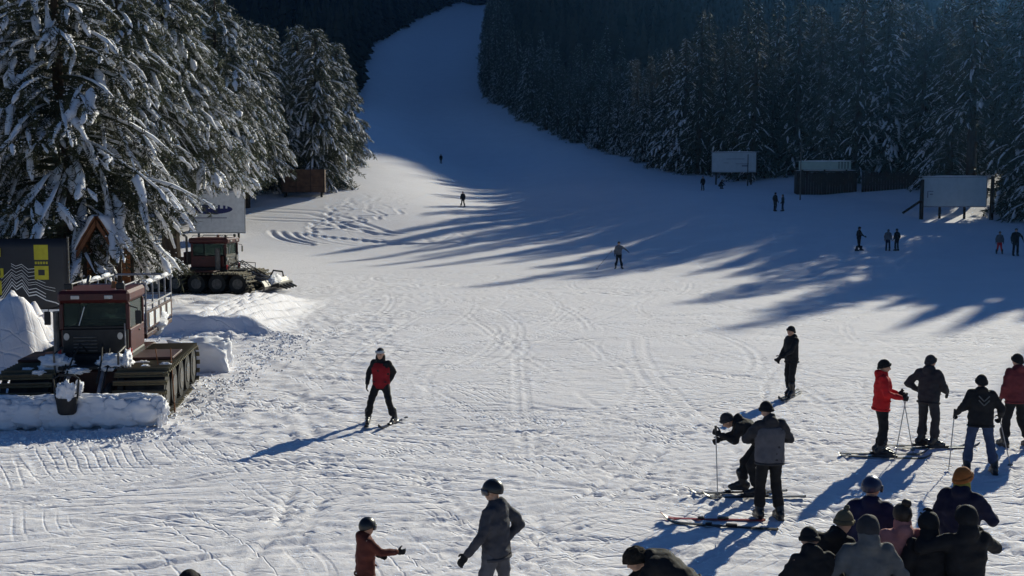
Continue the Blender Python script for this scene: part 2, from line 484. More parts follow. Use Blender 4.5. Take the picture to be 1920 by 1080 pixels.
def conifer(seed, h, r, nb, z0, nl, nw, npm, clump_p, clump_w, droop, fleck=0, ridge=True, sub_k=2.2, top_pow=0.85, rs=6, rp=.75, skirt=1.0):
    """returns meshes: trunk, crown (twigs + needles), snow"""
    R = np.random.default_rng(seed)
    tv = MB()
    lean = R.uniform(-.02, .02, 2)
    tr = 0.022 * h
    tv.tube([(lean[0] * z, lean[1] * z, z) for z in np.linspace(-0.4, h * 0.97, 8)], [tr * (1.15 - 1.05 * q) + 0.01 for q in np.linspace(0, 1, 8)], 9)
    me_t = bpy.data.meshes.new('trunk'); me_t.from_pydata(tv.v, [], tv.f)
    br = MB()
    S, Dv, Ln, Wt = [], [], [], []          # sub-branches: start, direction, length, snow weight
    main = []
    for i in range(nb):
        t = 1 - (1 - (i + R.random()) / nb) ** 0.9
        t = min(t, 0.995)
        zb = z0 + (h - z0) * t
        L = r * (1 - t) ** top_pow * R.uniform(.62, 1.12) * (skirt + (1 - skirt) * min(1, t / .28)) + 0.25
        az = i * 2.399 + R.uniform(-.5, .5)
        dp = droop * R.uniform(.7, 1.35); up = R.uniform(.02, .25) * (0.4 + t)
        ss = np.linspace(0, 1, 6)
        ca, sa = math.cos(az), math.sin(az)
        hd = L * ss * (1 - 0.12 * ss)
        sw = R.uniform(-.15, .15) * L * ss ** 2
        P = np.stack([lean[0] * zb + ca * hd - sa * sw, lean[1] * zb + sa * hd + ca * sw, zb + L * (up * ss - dp * ss ** 2)], 1)
        main.append(P)
        br.tube([tuple(p) for p in P[:5]], [0.016 * L * (1.05 - q) + 0.008 for q in ss[:5]], 4, cap=False)
        K = int(3 + L * sub_k)
        for k in range(K):
            s = R.uniform(.2, 1.0)
            p = np.array([np.interp(s, ss, P[:, c]) for c in range(3)])
            a2 = az + R.choice([-1, 1]) * R.uniform(.35, 1.15) * (1.2 - 0.6 * s)
            l = L * R.uniform(.20, .42) * (1.25 - s) + 0.22 + 0.03 * L
            dz = -R.uniform(.15, .75) - 0.5 * dp
            d = np.array([math.cos(a2), math.sin(a2), dz]); d /= np.linalg.norm(d)
            S.append(p); Dv.append(d); Ln.append(l); Wt.append(s)
    S = np.array(S); Dv = np.array(Dv); Ln = np.array(Ln); Wt = np.array(Wt)
    # needles
    cnt = np.maximum(2, (npm * Ln * R.uniform(.7, 1.3, len(Ln))).astype(int))
    ix = np.repeat(np.arange(len(S)), cnt)
    q = R.random(len(ix)) ** 0.8
    sag = -0.22 * (q * Ln[ix]) ** 2
    base = S[ix] + Dv[ix] * (q * Ln[ix])[:, None]
    base[:, 2] += sag
    rd = R.normal(size=(len(ix), 3)); rd /= np.linalg.norm(rd, axis=1)[:, None]
    nd = Dv[ix] * 0.55 + rd * 0.85; nd[:, 2] -= 0.18
    nd /= np.linalg.norm(nd, axis=1)[:, None]
    ll = nl * R.uniform(.6, 1.35, len(ix)); ww = nw * R.uniform(.6, 1.4, len(ix))
    sd = np.cross(nd, R.normal(size=(len(ix), 3))); sd /= np.linalg.norm(sd, axis=1)[:, None] + 1e-6
    mid = base + nd * (0.45 * ll)[:, None]
    Vn = np.stack([base - nd * (0.1 * ll)[:, None], mid + sd * (ww * .5)[:, None], base + nd * ll[:, None], mid - sd * (ww * .5)[:, None]], 1).reshape(-1, 3)
    Fn = np.arange(len(Vn)).reshape(-1, 4)
    # twig axes as thin 3-sided slivers
    bv = np.array(br.v, float)
    bf = np.array([f for f in br.f], int)
    V = np.concatenate([bv, Vn]); me_c = mesh_np('crown', V, [bf, Fn + len(bv)])
    # snow along sub-branches
    sel = np.where(R.random(len(S)) < clump_p * (0.35 + 0.9 * Wt))[0]
    st = np.linspace(.30, 1.05, 5); prof = np.array([.30, .95, 1.0, .95, .40])
    c = S[sel][:, None] + Dv[sel][:, None] * (st[None] * Ln[sel][:, None])[..., None]
    c[..., 2] += -0.30 * (st[None] * Ln[sel][:, None]) ** 2
    w = clump_w * R.uniform(.45, 1.35, len(sel)) * np.clip(Ln[sel] / 0.8, .5, 1.5)
    side = np.cross(Dv[sel], [0, 0, 1.0]); side /= np.linalg.norm(side, axis=1)[:, None]
    upv = np.cross(side, Dv[sel])
    ang = np.arange(rs) * 2 * math.pi / rs
    jit = R.uniform(.75, 1.3, (len(sel), 5, rs)) * R.uniform(.55, 1.35, (len(sel), 5, 1))
    rr = w[:, None, None] * prof[None, :, None] * jit
    ring = c[:, :, None] + side[:, None, None] * (np.cos(ang) * rr)[..., None] + upv[:, None, None] * (np.sin(ang) * rr * 0.62)[..., None]
    ring = ring + upv[:, None, None] * (w * 0.42)[:, None, None, None]
    n = len(sel)
    Vs = ring.reshape(-1, 3)
    b0 = (np.arange(n) * 5 * rs)[:, None, None]
    ii = np.arange(4)[None, :, None] * rs; jj = np.arange(rs)[None, None, :]; j2 = (jj + 1) % rs
    Fs = np.stack(np.broadcast_arrays(b0 + ii + jj, b0 + ii + j2, b0 + ii + rs + j2, b0 + ii + rs + jj), -1).reshape(-1, 4)
    parts_v = [Vs]; parts_f = [Fs]; off = len(Vs)
    if ridge:                                 # snow lying along the outer half of the main boughs
        M = np.array([m for k, m in enumerate(main) if R.random() < rp])
        Lm = np.linalg.norm(M[:, -1] - M[:, 0], axis=1)
        cm = M[:, 1:6]; dm = M[:, 5] - M[:, 1]; dm /= np.linalg.norm(dm, axis=1)[:, None]
        sm = np.cross(dm, [0, 0, 1.0]); sm /= np.linalg.norm(sm, axis=1)[:, None]; um = np.cross(sm, dm)
        wm = clump_w * 0.8 * R.uniform(.5, 1.3, len(M)) * np.clip(Lm / 2, .4, 1.3)
        rr = wm[:, None, None] * np.array([.2, .7, .9, 1.1, .2])[None, :, None] * R.uniform(.6, 1.3, (len(M), 5, rs))
        ring = cm[:, :, None] + sm[:, None, None] * (np.cos(ang) * rr)[..., None] + um[:, None, None] * (np.sin(ang) * rr * .7)[..., None]
        ring = ring + np.array([0, 0, 1.0]) * (wm * .7)[:, None, None, None]
        n = len(M); b0 = (np.arange(n) * 5 * rs)[:, None, None]
        F2 = np.stack(np.broadcast_arrays(b0 + ii + jj, b0 + ii + j2, b0 + ii + rs + j2, b0 + ii + rs + jj), -1).reshape(-1, 4)
        parts_v.append(ring.reshape(-1, 3)); parts_f.append(F2 + off); off += n * 5 * rs
    Vs = np.concatenate(parts_v); faces = [np.concatenate(parts_f)]
    if fleck:
        k = R.integers(0, len(S), fleck); q = R.random(fleck)
        c = S[k] + Dv[k] * (q * Ln[k])[:, None] + R.normal(size=(fleck, 3)) * .06
        a = R.uniform(.4, 1.5, fleck)[:, None] * clump_w * 0.33
        o = np.array([[1, 0, 0], [-1, 0, 0], [0, 1, 0], [0, -1, 0], [0, 0, .8], [0, 0, -.6]])
        Vf = (c[:, None] + o[None] * (a[:, None] * R.uniform(.5, 1.3, (fleck, 6, 1)))).reshape(-1, 3)
        t8 = np.array([[0, 2, 4], [2, 1, 4], [1, 3, 4], [3, 0, 4], [2, 0, 5], [1, 2, 5], [3, 1, 5], [0, 3, 5]])
        faces.append((np.arange(fleck)[:, None, None] * 6 + t8[None]).reshape(-1, 3) + len(Vs))
        Vs = np.concatenate([Vs, Vf])
    me_s = mesh_np('snow', Vs, faces, smooth=True)
    return me_t, me_c, me_s

def plant(meshes, name, label, x, y, rz=0.0, sc=1.0, group=None, needle=None, z=None):
    o = empty(name, (x, y, (hz(x, y) if z is None else z) - 0.1), rz)
    o.scale = (sc, sc, sc)
    link('trunk', meshes[0], BARK, o)
    tag(link('crown', meshes[1], needle or NEEDLE, o), kind='stuff')
    tag(link('snow', meshes[2], SNOWP, o), kind='stuff')
    return tag(o, label, 'tree', group)

# the big snow-laden conifers on the left
tA = conifer(11, 16.5, 6.6, 190, 2.3, 0.30, 0.035, 32, 0.34, 0.105, 0.34, fleck=9000, sub_k=3.2, rp=.8, skirt=.62)
plant(tA, 'conifer', 'tall snow-laden conifer with dark trunk standing right behind the wooden kiosk', -17.0, 42.0, 0.3, 1.0, 'snow-laden conifers left of the piste', NEEDLE)
tB = conifer(12, 18.5, 5.3, 190, 7.2, 0.34, 0.05, 24, 0.38, 0.11, 0.42, fleck=5000, sub_k=2.8, top_pow=0.55, rp=.75)
plant(tB, 'conifer', 'snow-laden conifer reaching over the white billboard with the blue oval', -19.4, 63.0, 1.2, 1.0, 'snow-laden conifers left of the piste', NEEDLE2)
tD = conifer(14, 19.0, 5.4, 190, 5.6, 0.40, 0.06, 22, 0.38, 0.12, 0.40, fleck=4500, sub_k=2.7, top_pow=0.5, rp=.7)
tE = conifer(15, 19.5, 3.3, 130, 7.0, 0.55, 0.10, 11, 0.20, 0.085, 0.42, sub_k=2.2, top_pow=0.6, rs=5, rp=.45)
tC = conifer(13, 19.0, 5.6, 200, 0.7, 0.42, 0.07, 22, 0.38, 0.12, 0.40, fleck=4500, sub_k=2.6, top_pow=0.42, rp=.7)
plant(tC, 'conifer', 'rounded bushy conifer with frosted green needles behind the brown dumpster', -21.9, 123.0, 0.4, 0.93, 'snow-laden conifers left of the piste', NEEDLE2)
for x, y, rz, sc, mset, lab in [
    (-22.3, 143.0, 2.0, 0.84, tC, 'conifer nearest the piste at the right end of the left tree row'),
    (-20.4, 58.0, 2.6, 0.92, tB, 'conifer with a bare lower trunk between the kiosk and the far groomer'),
    (-28.5, 84.0, 4.0, 0.98, tB, 'conifer behind the one that overhangs the white billboard'),
    (-29.0, 75.0, 1.0, 1.05, tA, 'conifer half hidden behind the tall one at the kiosk'),
    (-24.5, 50.0, 3.4, 1.0, tB, 'conifer at the left picture edge behind the kiosk'),
    (-33.0, 112.0, 5.2, 1.0, tC, 'conifer deep in the left row behind the bushy frosted one'),
    (-36.0, 92.0, 0.2, 1.1, tA, 'conifer seen in the gap left of the tall one at the kiosk'),
    (-26.8, 121.0, 3.0, 0.95, tC, 'conifer filling the gap between the overhanging and the bushy one'),
    (-27.0, 101.0, 1.9, 1.12, tD, 'broad conifer rising right behind the white billboard'),
    (-26.6, 110.0, 0.6, 0.98, tD, 'conifer leaning over the left end of the brown dumpster'),
    (-22.5, 72.0, 2.2, 1.0, tB, 'conifer filling the row behind the one reaching over the billboard'),
    (-27.0, 140.0, 0.9, 0.95, tC, 'conifer behind the right end of the left tree row')]:
    plant(mset, 'conifer', lab, x, y, rz, sc, 'snow-laden conifers left of the piste', NEEDLE2)

for x, y, rz, sc, lab in ((41.8, 100.5, 1.0, 1.05, 'added high-crowned conifer just behind the right post of the large pale billboard'), (45.6, 99.2, 3.0, 1.08, 'added high-crowned conifer at the right picture edge behind the billboard')):  # added trees, crowns raised: sun passes beneath to the billboard, shade falls beyond
    plant(tE, 'conifer', lab, x, y, rz, sc, None, NEEDLE)

# the forest on the right: spruces, nearest 300 single, the rest one wood
SPR = []
for k, (h, r) in enumerate([(18.5, 3.0), (19.5, 2.7), (17.0, 2.9), (20.5, 3.2)]):
    SPR.append(conifer(30 + k, h, r, 150, 0.8, 0.55, 0.10, 11, 0.22, 0.085, 0.42, sub_k=2.2, top_pow=0.75, rs=5, rp=.5))
SPR.append(conifer(38, 17.5, 3.7, 150, 0.8, 0.55, 0.10, 11, 0.42, 0.11, 0.40, sub_k=2.2, top_pow=0.6, rs=5, rp=.8))
SPR.append(conifer(39, 21.5, 2.5, 120, 5.0, 0.5, 0.09, 9, 0.16, 0.08, 0.45, sub_k=2.0, top_pow=0.7, rs=5, rp=.4))
RF = random.Random(21)
SDX, SDY = math.sin(SUN_AZ), math.cos(SUN_AZ)
cand = []
def blocked(x, y):
    if 26 < x < 41.5 and y < 118: return True            # shed, fence and billboards
    if 24 < x < 35 and y < 131: return True
    dx, dy = x - 37.0, y - 90.5                          # sunny gap that lights the snow under the billboard
    L = dx * SDX + dy * SDY
    if L > 0 and L < 75 and abs(dx * SDY - dy * SDX) < 3.4: return True
    return False
pts_grid = {}
def try_add(x, y, dmin):
    gx, gy = int(x // 4), int(y // 4)
    for a in (-1, 0, 1):
        for b in (-1, 0, 1):
            for (u, v) in pts_grid.get((gx + a, gy + b), []):
                if (u - x) ** 2 + (v - y) ** 2 < dmin * dmin: return
    pts_grid.setdefault((gx, gy), []).append((x, y))
    cand.append((x, y))
for q in range(26000):
    y = 60 + 340 * RF.random() ** 1.3
    x = XR(y) + 1.0 + 75 * RF.random() ** 1.7
    if y < 90 and x < 50: continue
    if blocked(x, y): continue
    try_add(x, y, 2.85 if y < 180 else 3.4)
inview = [p for p in cand if abs(p[0]) < 0.475 * p[1] + 2]
offv = [p for p in cand if not abs(p[0]) < 0.475 * p[1] + 2]
def edge_dist(p): return p[0] - XR(p[1])
inview.sort(key=lambda p: p[1] * (1 + 0.05 * edge_dist(p)))
singles = inview[:300]
rest = inview[300:] + [p for p in offv if p[1] < 260]
for x, y in singles:
    k = RF.choice([0, 1, 2, 3, 0, 1, 2, 3, 4, 4, 4, 5, 5])
    e = edge_dist((x, y))
    where = ('at the front edge of the right-hand forest' if e < 4.5 else 'deep inside the right-hand forest')
    side = 'beside the upper piste' if y > 190 else ('behind the signs and shed' if x > 24 else 'above the open snow')
    if k == 5 and y < 170: k = 1
    look = {4: 'broad frosted spruce', 5: 'slim bare-trunked spruce'}.get(k, 'dark snowy spruce')
    plant(SPR[k], 'spruce_tree', '%s %s %s' % (look, where, side), x, y, RF.uniform(0, 6.28), float(np.interp(y, [110, 145, 175, 270, 330], [1.05, .95, .76, .76, .98])) * RF.uniform(.74, 1.18), 'spruces of the forest right of the piste')
print('spruces', len(singles), 'rest', len(rest))

def lowtree(R, h, r, n=9, lay=11):
    V = []; Fq = []
    for i in range(lay):
        z1 = h * (0.08 + 0.80 * i / lay); z2 = h * min(1, 0.08 + 0.80 * (i + 1) / lay + 0.05)
        rr = r * (1 - i / lay) ** .8 + .15
        b = len(V)
        for j in range(n):
            a = 2 * math.pi * (j + R.random() * .7) / n
            k = rr * R.uniform(.55, 1.15)
            V.append((math.cos(a) * k, math.sin(a) * k, z1 - k * .35 + R.uniform(-.3, .3)))
        V.append((0, 0, z2))
        for j in range(n): Fq.append((b + j, b + (j + 1) % n, b + n))
    return np.array(V), np.array(Fq)
def wood(name, label, pts, seed, kind_h=(15, 22), rr=(2.2, 3.4), n=9, lay=11):
    R = np.random.default_rng(seed)
    VV, FF, off = [], [], 0
    prot = [lowtree(R, 1.0 * R.uniform(*kind_h), R.uniform(*rr), n, lay) for _ in range(7)]
    for x, y in pts:
        v, f = prot[R.integers(7)]
        a = R.uniform(0, 6.28); s = R.uniform(.8, 1.15) * (1.22 if x > 42 and y < 112 else 1)
        c, d = math.cos(a) * s, math.sin(a) * s
        w = np.stack([v[:, 0] * c - v[:, 1] * d + x, v[:, 0] * d + v[:, 1] * c + y, v[:, 2] * s + hz(x, y)], 1)
        VV.append(w); FF.append(f + off); off += len(w)
    me = mesh_np(name, np.concatenate(VV), [np.concatenate(FF)])
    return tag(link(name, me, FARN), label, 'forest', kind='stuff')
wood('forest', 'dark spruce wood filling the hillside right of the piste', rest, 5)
# far woods: left of the upper piste, beyond its top, and the high right-hand hill
far = []
pts_grid.clear(); cand.clear()
for q in range(30000):
    y = RF.uniform(190, 1000)
    if RF.random() < .5:
        x = XL(y) - 1.5 - 330 * RF.random() ** 1.6
        if y < 240 and x > -70: continue
    else:
        x = XR(y) + 1 + 330 * RF.random() ** 1.5
        if y < 395 and x < XR(y) + 76: continue
        if x > 0.5 * y + 60: continue
    if y > 712 and False: continue
    try_add(x, y, 4.2)
for q in range(4000):
    y = RF.uniform(712, 980); try_add(RF.uniform(-60, 20), y, 4.2)
far_pts = list(cand)
print('far', len(far_pts))
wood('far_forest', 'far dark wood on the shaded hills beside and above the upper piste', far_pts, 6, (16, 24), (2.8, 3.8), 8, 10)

# ------------------------------------------------------------------ materials for built things
REDP = mat('red_paint', (0.065, 0.010, 0.009), 0.45, 0.4, 0.25, 5.0, bump=0.08, bscale=30)
REDD = mat('dull_red_paint', (0.04, 0.010, 0.009), 0.55, 0.35, 0.3, 4.0, bump=0.1, bscale=30)
BLACKP = mat('black_plastic', (0.014, 0.014, 0.015), 0.55, 0.4, 0.3, 8.0)
STEEL = mat('worn_steel', (0.10, 0.095, 0.09), 0.5, 0.5, 0.35, 9.0, bump=0.15, metal=0.4)
GREYM = mat('grey_metal', (0.22, 0.22, 0.24), 0.5, 0.4, 0.2, 6.0)
PADM = mat('track_bar', (0.13, 0.085, 0.06), 0.75, 0.3, 0.4, 1.2, bump=0.3, bscale=30, col2=(0.12, 0.115, 0.07))
RUBBER = mat('rubber', (0.02, 0.02, 0.02), 0.8, 0.3, 0.2, 6.0)
WHITEP = mat('white_panel', (0.62, 0.63, 0.64), 0.55, 0.3, 0.08, 3.0)
SIGNB = mat('sign_sheet', (0.42, 0.47, 0.50), 0.5, 0.35, 0.06, 2.0)
SIGNG = mat('sign_green_white', (0.36, 0.44, 0.38), 0.6, 0.3, 0.08, 2.0)
NAVY = mat('navy_print', (0.016, 0.022, 0.11), 0.5, 0.3, 0.1)
GREYPRINT = mat('grey_print', (0.17, 0.18, 0.23), 0.6, 0.3, 0.1)
WOODW = mat('varnished_wood', (0.20, 0.075, 0.028), 0.65, 0.35, 0.25, 4.0, bump=0.25, bscale=18)
WOODD = mat('dark_wood', (0.034, 0.023, 0.017), 0.8, 0.2, 0.35, 3.0, bump=0.4, bscale=16)
WOODR = mat('rust_brown_board', (0.085, 0.050, 0.034), 0.8, 0.2, 0.3, 2.5, bump=0.3, bscale=12)
BANB = mat('black_banner', (0.012, 0.013, 0.018), 0.5, 0.4, 0.2, 2.0, bump=0.15, bscale=4)
BANY = mat('yellow_print', (0.36, 0.33, 0.02), 0.5, 0.3, 0.1)
BANW = mat('white_print', (0.62, 0.64, 0.66), 0.5, 0.3, 0.05)
REDL = mat('red_lens', (0.55, 0.03, 0.03), 0.25, 0.5, 0.1)
LAMPG = mat('lamp_glass', (0.5, 0.48, 0.45), 0.2, 0.6, 0.1)
def glass(name, tint):
    m = bpy.data.materials.new(name); m.use_nodes = True
    b = m.node_tree.nodes['Principled BSDF']
    b.inputs['Base Color'].default_value = tint + (1,)
    b.inputs['Roughness'].default_value = 0.06
    b.inputs['Transmission Weight'].default_value = 0.85
    b.inputs['IOR'].default_value = 1.1
    return m
GLASS = glass('cab_glass', (0.16, 0.22, 0.20))

# ------------------------------------------------------------------ wooden kiosk with banner on the left
kx, ky = -15.75, 40.6
kz = -0.05
k = empty('kiosk', (kx, ky, kz), rad(4)); k.scale = (1.05, 1.0, 1.18)
tag(k, 'small varnished wooden kiosk with steep snowy roof behind the near groomer', 'kiosk')
# walls of single boards: right-hand bay seen open, lit by the sun
wl = empty('wall', (0, 0, 0)); wl.parent = k
for i in range(9):
    z = 0.1 + i * 0.27
    MB().box((0.25, 0.6, z), (1.35, 0.66, z + 0.255), 0.012).build('plank', WOODW, wl)
for i in range(9):
    z = 0.1 + i * 0.27
    MB().box((1.36, -0.75, z), (1.42, 0.66, z + 0.255), 0.012).build('plank', WOODW, wl) if i < 4 else None
for i in range(9):
    z = 0.1 + i * 0.27
    MB().box((.10, -.74, z), (.16, 0.66, z + 0.255), 0.012).build('plank', WOODW, wl)
for x, y in ((0.12, -0.9), (1.30, -0.9), (1.30, 0.72), (.12, .72)):
    MB().box((x, y, 0), (x + 0.13, y + 0.13, 2.45), 0.015).build('post', WOODD, k)
MB().box((0.26, -0.45, 1.15), (1.30, 0.59, 1.21), 0.01).build('counter', WOODW, k)
MB().box((0.7, -0.05, 1.22), (1.2, 0.3, 1.32), 0.02).build('snow_patch', SNOWP, k, jitter=.02)
def roof_side(s):
    m = MB()
    a = Vector((.65 if s < 0 else .71, 0, 3.35)); 
    e = Vector((.68 + s * .70, 0, 2.35))
    n = Vector((-(e - a).z, 0, (e - a).x)).normalized()
    if n.z < 0: n = -n
    V = []
    for y in (-1.05, .75):
        for p in (a, e):
            V += [Vector((p.x, y, p.z)), Vector((p.x, y, p.z)) + n * 0.07]
    m.add(V, [(0, 1, 3, 2), (4, 6, 7, 5), (0, 2, 6, 4), (1, 5, 7, 3), (0, 4, 5, 1), (2, 3, 7, 6)])
    r = m.build('roof', WOODW, k)
    sm = MB()
    rows = []
    N = 14
    for j in range(N + 1):
        y = -1.08 + 1.86 * j / N
        row = []
        for i in range(9):
            p = a + (e - a) * (i / 8 * 1.02)
            t = 0.13 * min(1, (i + .5) / 1.0) * (1 if i < 8 else .15) * (1 if 0 < j < N else .15)
            row.append(Vector((p.x, y, p.z)) + n * (0.075 + t * (1 + .6 * mnoise.noise(Vector((i * .5, j * .4, s))))))
        rows.append(row)
    V = [p for r_ in rows for p in r_]
    sm.add(V, [(j * 9 + i, j * 9 + i + 1, (j + 1) * 9 + i + 1, (j + 1) * 9 + i) for j in range(N) for i in range(8)])
    sn = sm.build('snow', SNOWP, r, smooth=True)
    md = sn.modifiers.new('s', 'SOLIDIFY'); md.thickness = 0.05
roof_side(-1); roof_side(1)
for s in (-1, 1):
    m = MB(); a = Vector((.68 + s * .02, 0, 3.28)); e = Vector((.68 + s * .70, 0, 2.27))
    m.add([(a.x, -1.10, a.z), (e.x, -1.10, e.z), (e.x, -1.10, e.z - .2), (a.x, -1.10, a.z - .2), (a.x, -1.055, a.z), (e.x, -1.055, e.z), (e.x, -1.055, e.z - .2), (a.x, -1.055, a.z - .2)],
          [(0, 1, 2, 3), (7, 6, 5, 4), (0, 4, 5, 1), (1, 5, 6, 2), (2, 6, 7, 3), (3, 7, 4, 0)])
    m.build('barge_board', WOODW, k)
# black printed banner hung along the front
bn = empty('banner', (-15.75, 35.2, 0), rad(4))
tag(bn, 'black banner with yellow blocks and white zigzag mountain lines beside the kiosk', 'banner')
sh = MB(); NX, NZ = 24, 8
V = []
for j in range(NZ + 1):
    for i in range(NX + 1):
        x = -2.4 + 3.85 * i / NX; z = 0.85 + 2.45 * j / NZ
        V.append((x, 0.02 * math.sin(x * 2.1 + z), z))
sh.add(V, [(j * (NX + 1) + i, j * (NX + 1) + i + 1, (j + 1) * (NX + 1) + i + 1, (j + 1) * (NX + 1) + i) for j in range(NZ) for i in range(NX)])
so = sh.build('sheet', BANB, bn, smooth=True)
so.modifiers.new('s', 'SOLIDIFY').thickness = 0.012
for x in (-2.42, -0.45, 1.46):
    MB().tube([(x, 0.05, -0.1), (x, 0.05, 3.35)], 0.035).build('post', STEEL, bn)
def prect(x0, x1, z0, z1, m, y=-0.035):
    MB().box((x0, y - .004, z0), (x1, y + .004, z1), 0.001).build('print', m, bn)
for (x0, x1, z0, z1) in ((-1.15, -.62, 2.72, 3.0), (-1.15, -.55, 2.05, 2.35), (-1.15, -.62, 1.5, 1.95), (0.42, 0.86, 2.62, 3.1), (0.42, 0.86, 1.98, 2.42)):
    prect(x0, x1, z0, z1, BANY)
for (x0, x1, z0, z1) in ((-1.02, -.86, 2.12, 2.28), (-.80, -.64, 2.12, 2.28), (.54, .74, 2.12, 2.30)):
    prect(x0, x1, z0, z1, BANB, -0.042)
for i in range(5): prect(.44 + i * .085, .50 + i * .085, 2.48, 2.56, BANY)
ridge = [(-2.2, .2), (-1.5, .05), (-0.95, .32), (-.62, .55), (-0.30, 1.02), (-.16, .86), (.02, .98), (.22, .66), (.45, .70), (.75, .52), (1.05, .44), (1.4, .25)]
def zigzag(dz, w, sq, x0, x1):
    m = MB(); pts = [(x, 0.98 + (z - .2) * sq + dz) for x, z in ridge if x0 <= x <= x1]
    for (a, b), (c, d) in zip(pts[:-1], pts[1:]):
        m.add([(a, -.036, b), (c, -.036, d), (c, -.036, d + w), (a, -.036, b + w), (a, -.030, b), (c, -.030, d), (c, -.030, d + w), (a, -.030, b + w)],
              [(0, 1, 2, 3), (7, 6, 5, 4), (0, 4, 5, 1), (2, 6, 7, 3), (1, 5, 6, 2), (0, 3, 7, 4)])
    m.build('zigzag_line', BANW, bn)
for dz, w, sq, a, b in ((.0, .035, 1.0, -3, 2), (.10, .03, 1.0, -1.6, .8), (.21, .022, 1.0, -1.6, .8), (.40, .012, .9, -1.0, 1.1), (.52, .012, .8, -1.0, 1.1), (.66, .014, .7, -.7, .8), (.80, .014, .65, -.7, .8), (.95, .014, .6, -.35, .5), (1.1, .016, .5, -.35, .5)):
    zigzag(dz, w, sq, a, b)
prect(-.25, 1.35, .88, 1.02, BANW)

# ------------------------------------------------------------------ billboards, dumpster, shed, fence, poles
def billboard(name, label, x, y, w, z0, z1, rz, m, posts, postm=WOODD, prints=(), frame=True, th=0.08):
    g = hz(x, y)
    o = empty(name, (x, y, g), rz)
    tag(o, label, 'sign')
    MB().box((-w / 2, -th / 2, z0), (w / 2, th / 2, z1), 0.01).build('board', m, o)
    if frame:
        for a, b, c, d in ((-w / 2 - .06, w / 2 + .06, z1, z1 + .07), (-w / 2 - .06, w / 2 + .06, z0 - .07, z0), (-w / 2 - .06, -w / 2 - .002, z0 + .002, z1 - .002), (w / 2 + .002, w / 2 + .06, z0 + .002, z1 - .002)):
            MB().box((a, -th / 2 - .02, c), (b, th / 2 + .02, d), 0.006).build('frame', GREYM, o)
    snow_lump('snow', o, (0, 0, z1 + (.09 if frame else .02)), (w / 2 * .96, .07, .06), int(abs(x * 7)), .3)
    for px in posts:
        MB().box((px - .09, th / 2 + .025, -0.6), (px + .09, th / 2 + .2, z1 - .1), 0.015).build('post', postm, o)
    for sh_, a, b, c, d, pm in prints:
        q = MB()
        if sh_ == 'oval':
            q.loft([[(a + b * math.cos(t), yy, c + d * math.sin(t)) for t in np.linspace(0, 2 * math.pi, 24, endpoint=False)] for yy in (-th / 2 - .008, -th / 2 - .003)])
        else:
            q.box((a, -th / 2 - .012, c), (b, -th / 2 - .003, d), 0.001)
        q.build('print', pm, o)
    return o
billboard('billboard', 'white billboard with a dark blue oval above the far groomer', -25.4, 94.9, 4.6, 0.55, 4.0, rad(8), WHITEP, (-1.6, 1.75), BLACKP,
          [('oval', -.55, 1.85, 2.55, .42, NAVY), ('rect', -.2, .05, 2.62, 2.98, WHITEP), ('rect', .25, .5, 2.62, 2.98, WHITEP), ('rect', .7, .86, 2.62, 2.9, WHITEP), ('rect', -2.0, .8, 1.78, 1.84, NAVY)])
billboard('billboard', 'large pale billboard on two dark posts at the right forest edge', 36.9, 92.0, 5.1, 1.05, 3.45, rad(-6), SIGNB, (-1.1, 0.9), WOODD,
          [('rect', -2.2, -1.7, 2.25, 2.32, GREYPRINT), ('rect', -2.2, -2.1, 1.75, 2.24, GREYPRINT), ('rect', -2.0, -1.75, 2.0, 2.1, GREYPRINT)])
for x, y, h, lab in ((34.05, 91.6, 3.3, 'dark wooden post at the left end of the large pale billboard'), (39.75, 91.3, 3.6, 'dark wooden post at the right end of the large pale billboard')):
    o = MB().tube([(0, 0, -.5), (0, 0, h * .5), (0.03, 0, h)], [.17, .16, .14], 10).build('post', WOODD)
    o.location = (x, y, hz(x, y)); tag(o, lab, 'post', 'posts flanking the billboard')
o = MB().tube([(0, 0, 0), (1.7, 0.1, 1.15)], [.1, .1], 8).build('beam', WOODD); o.location = (32.4, 91.3, hz(32.4, 91.3) + .55)
tag(o, 'slanted dark beam propped against the left billboard post', 'beam')
billboard('billboard', 'grey-white poster board at the forest edge left of the shed', 25.7, 128.0, 5.0, 1.5, 3.7, rad(-5), SIGNB, (-2.0, 2.0), WOODD,
          [('rect', -.9, 1.2, 2.95, 3.02, GREYPRINT), ('rect', -1.2, -.6, 2.5, 2.56, GREYPRINT), ('rect', .2, 1.7, 2.4, 2.46, GREYPRINT), ('rect', .9, 1.6, 2.1, 2.3, GREYPRINT)])
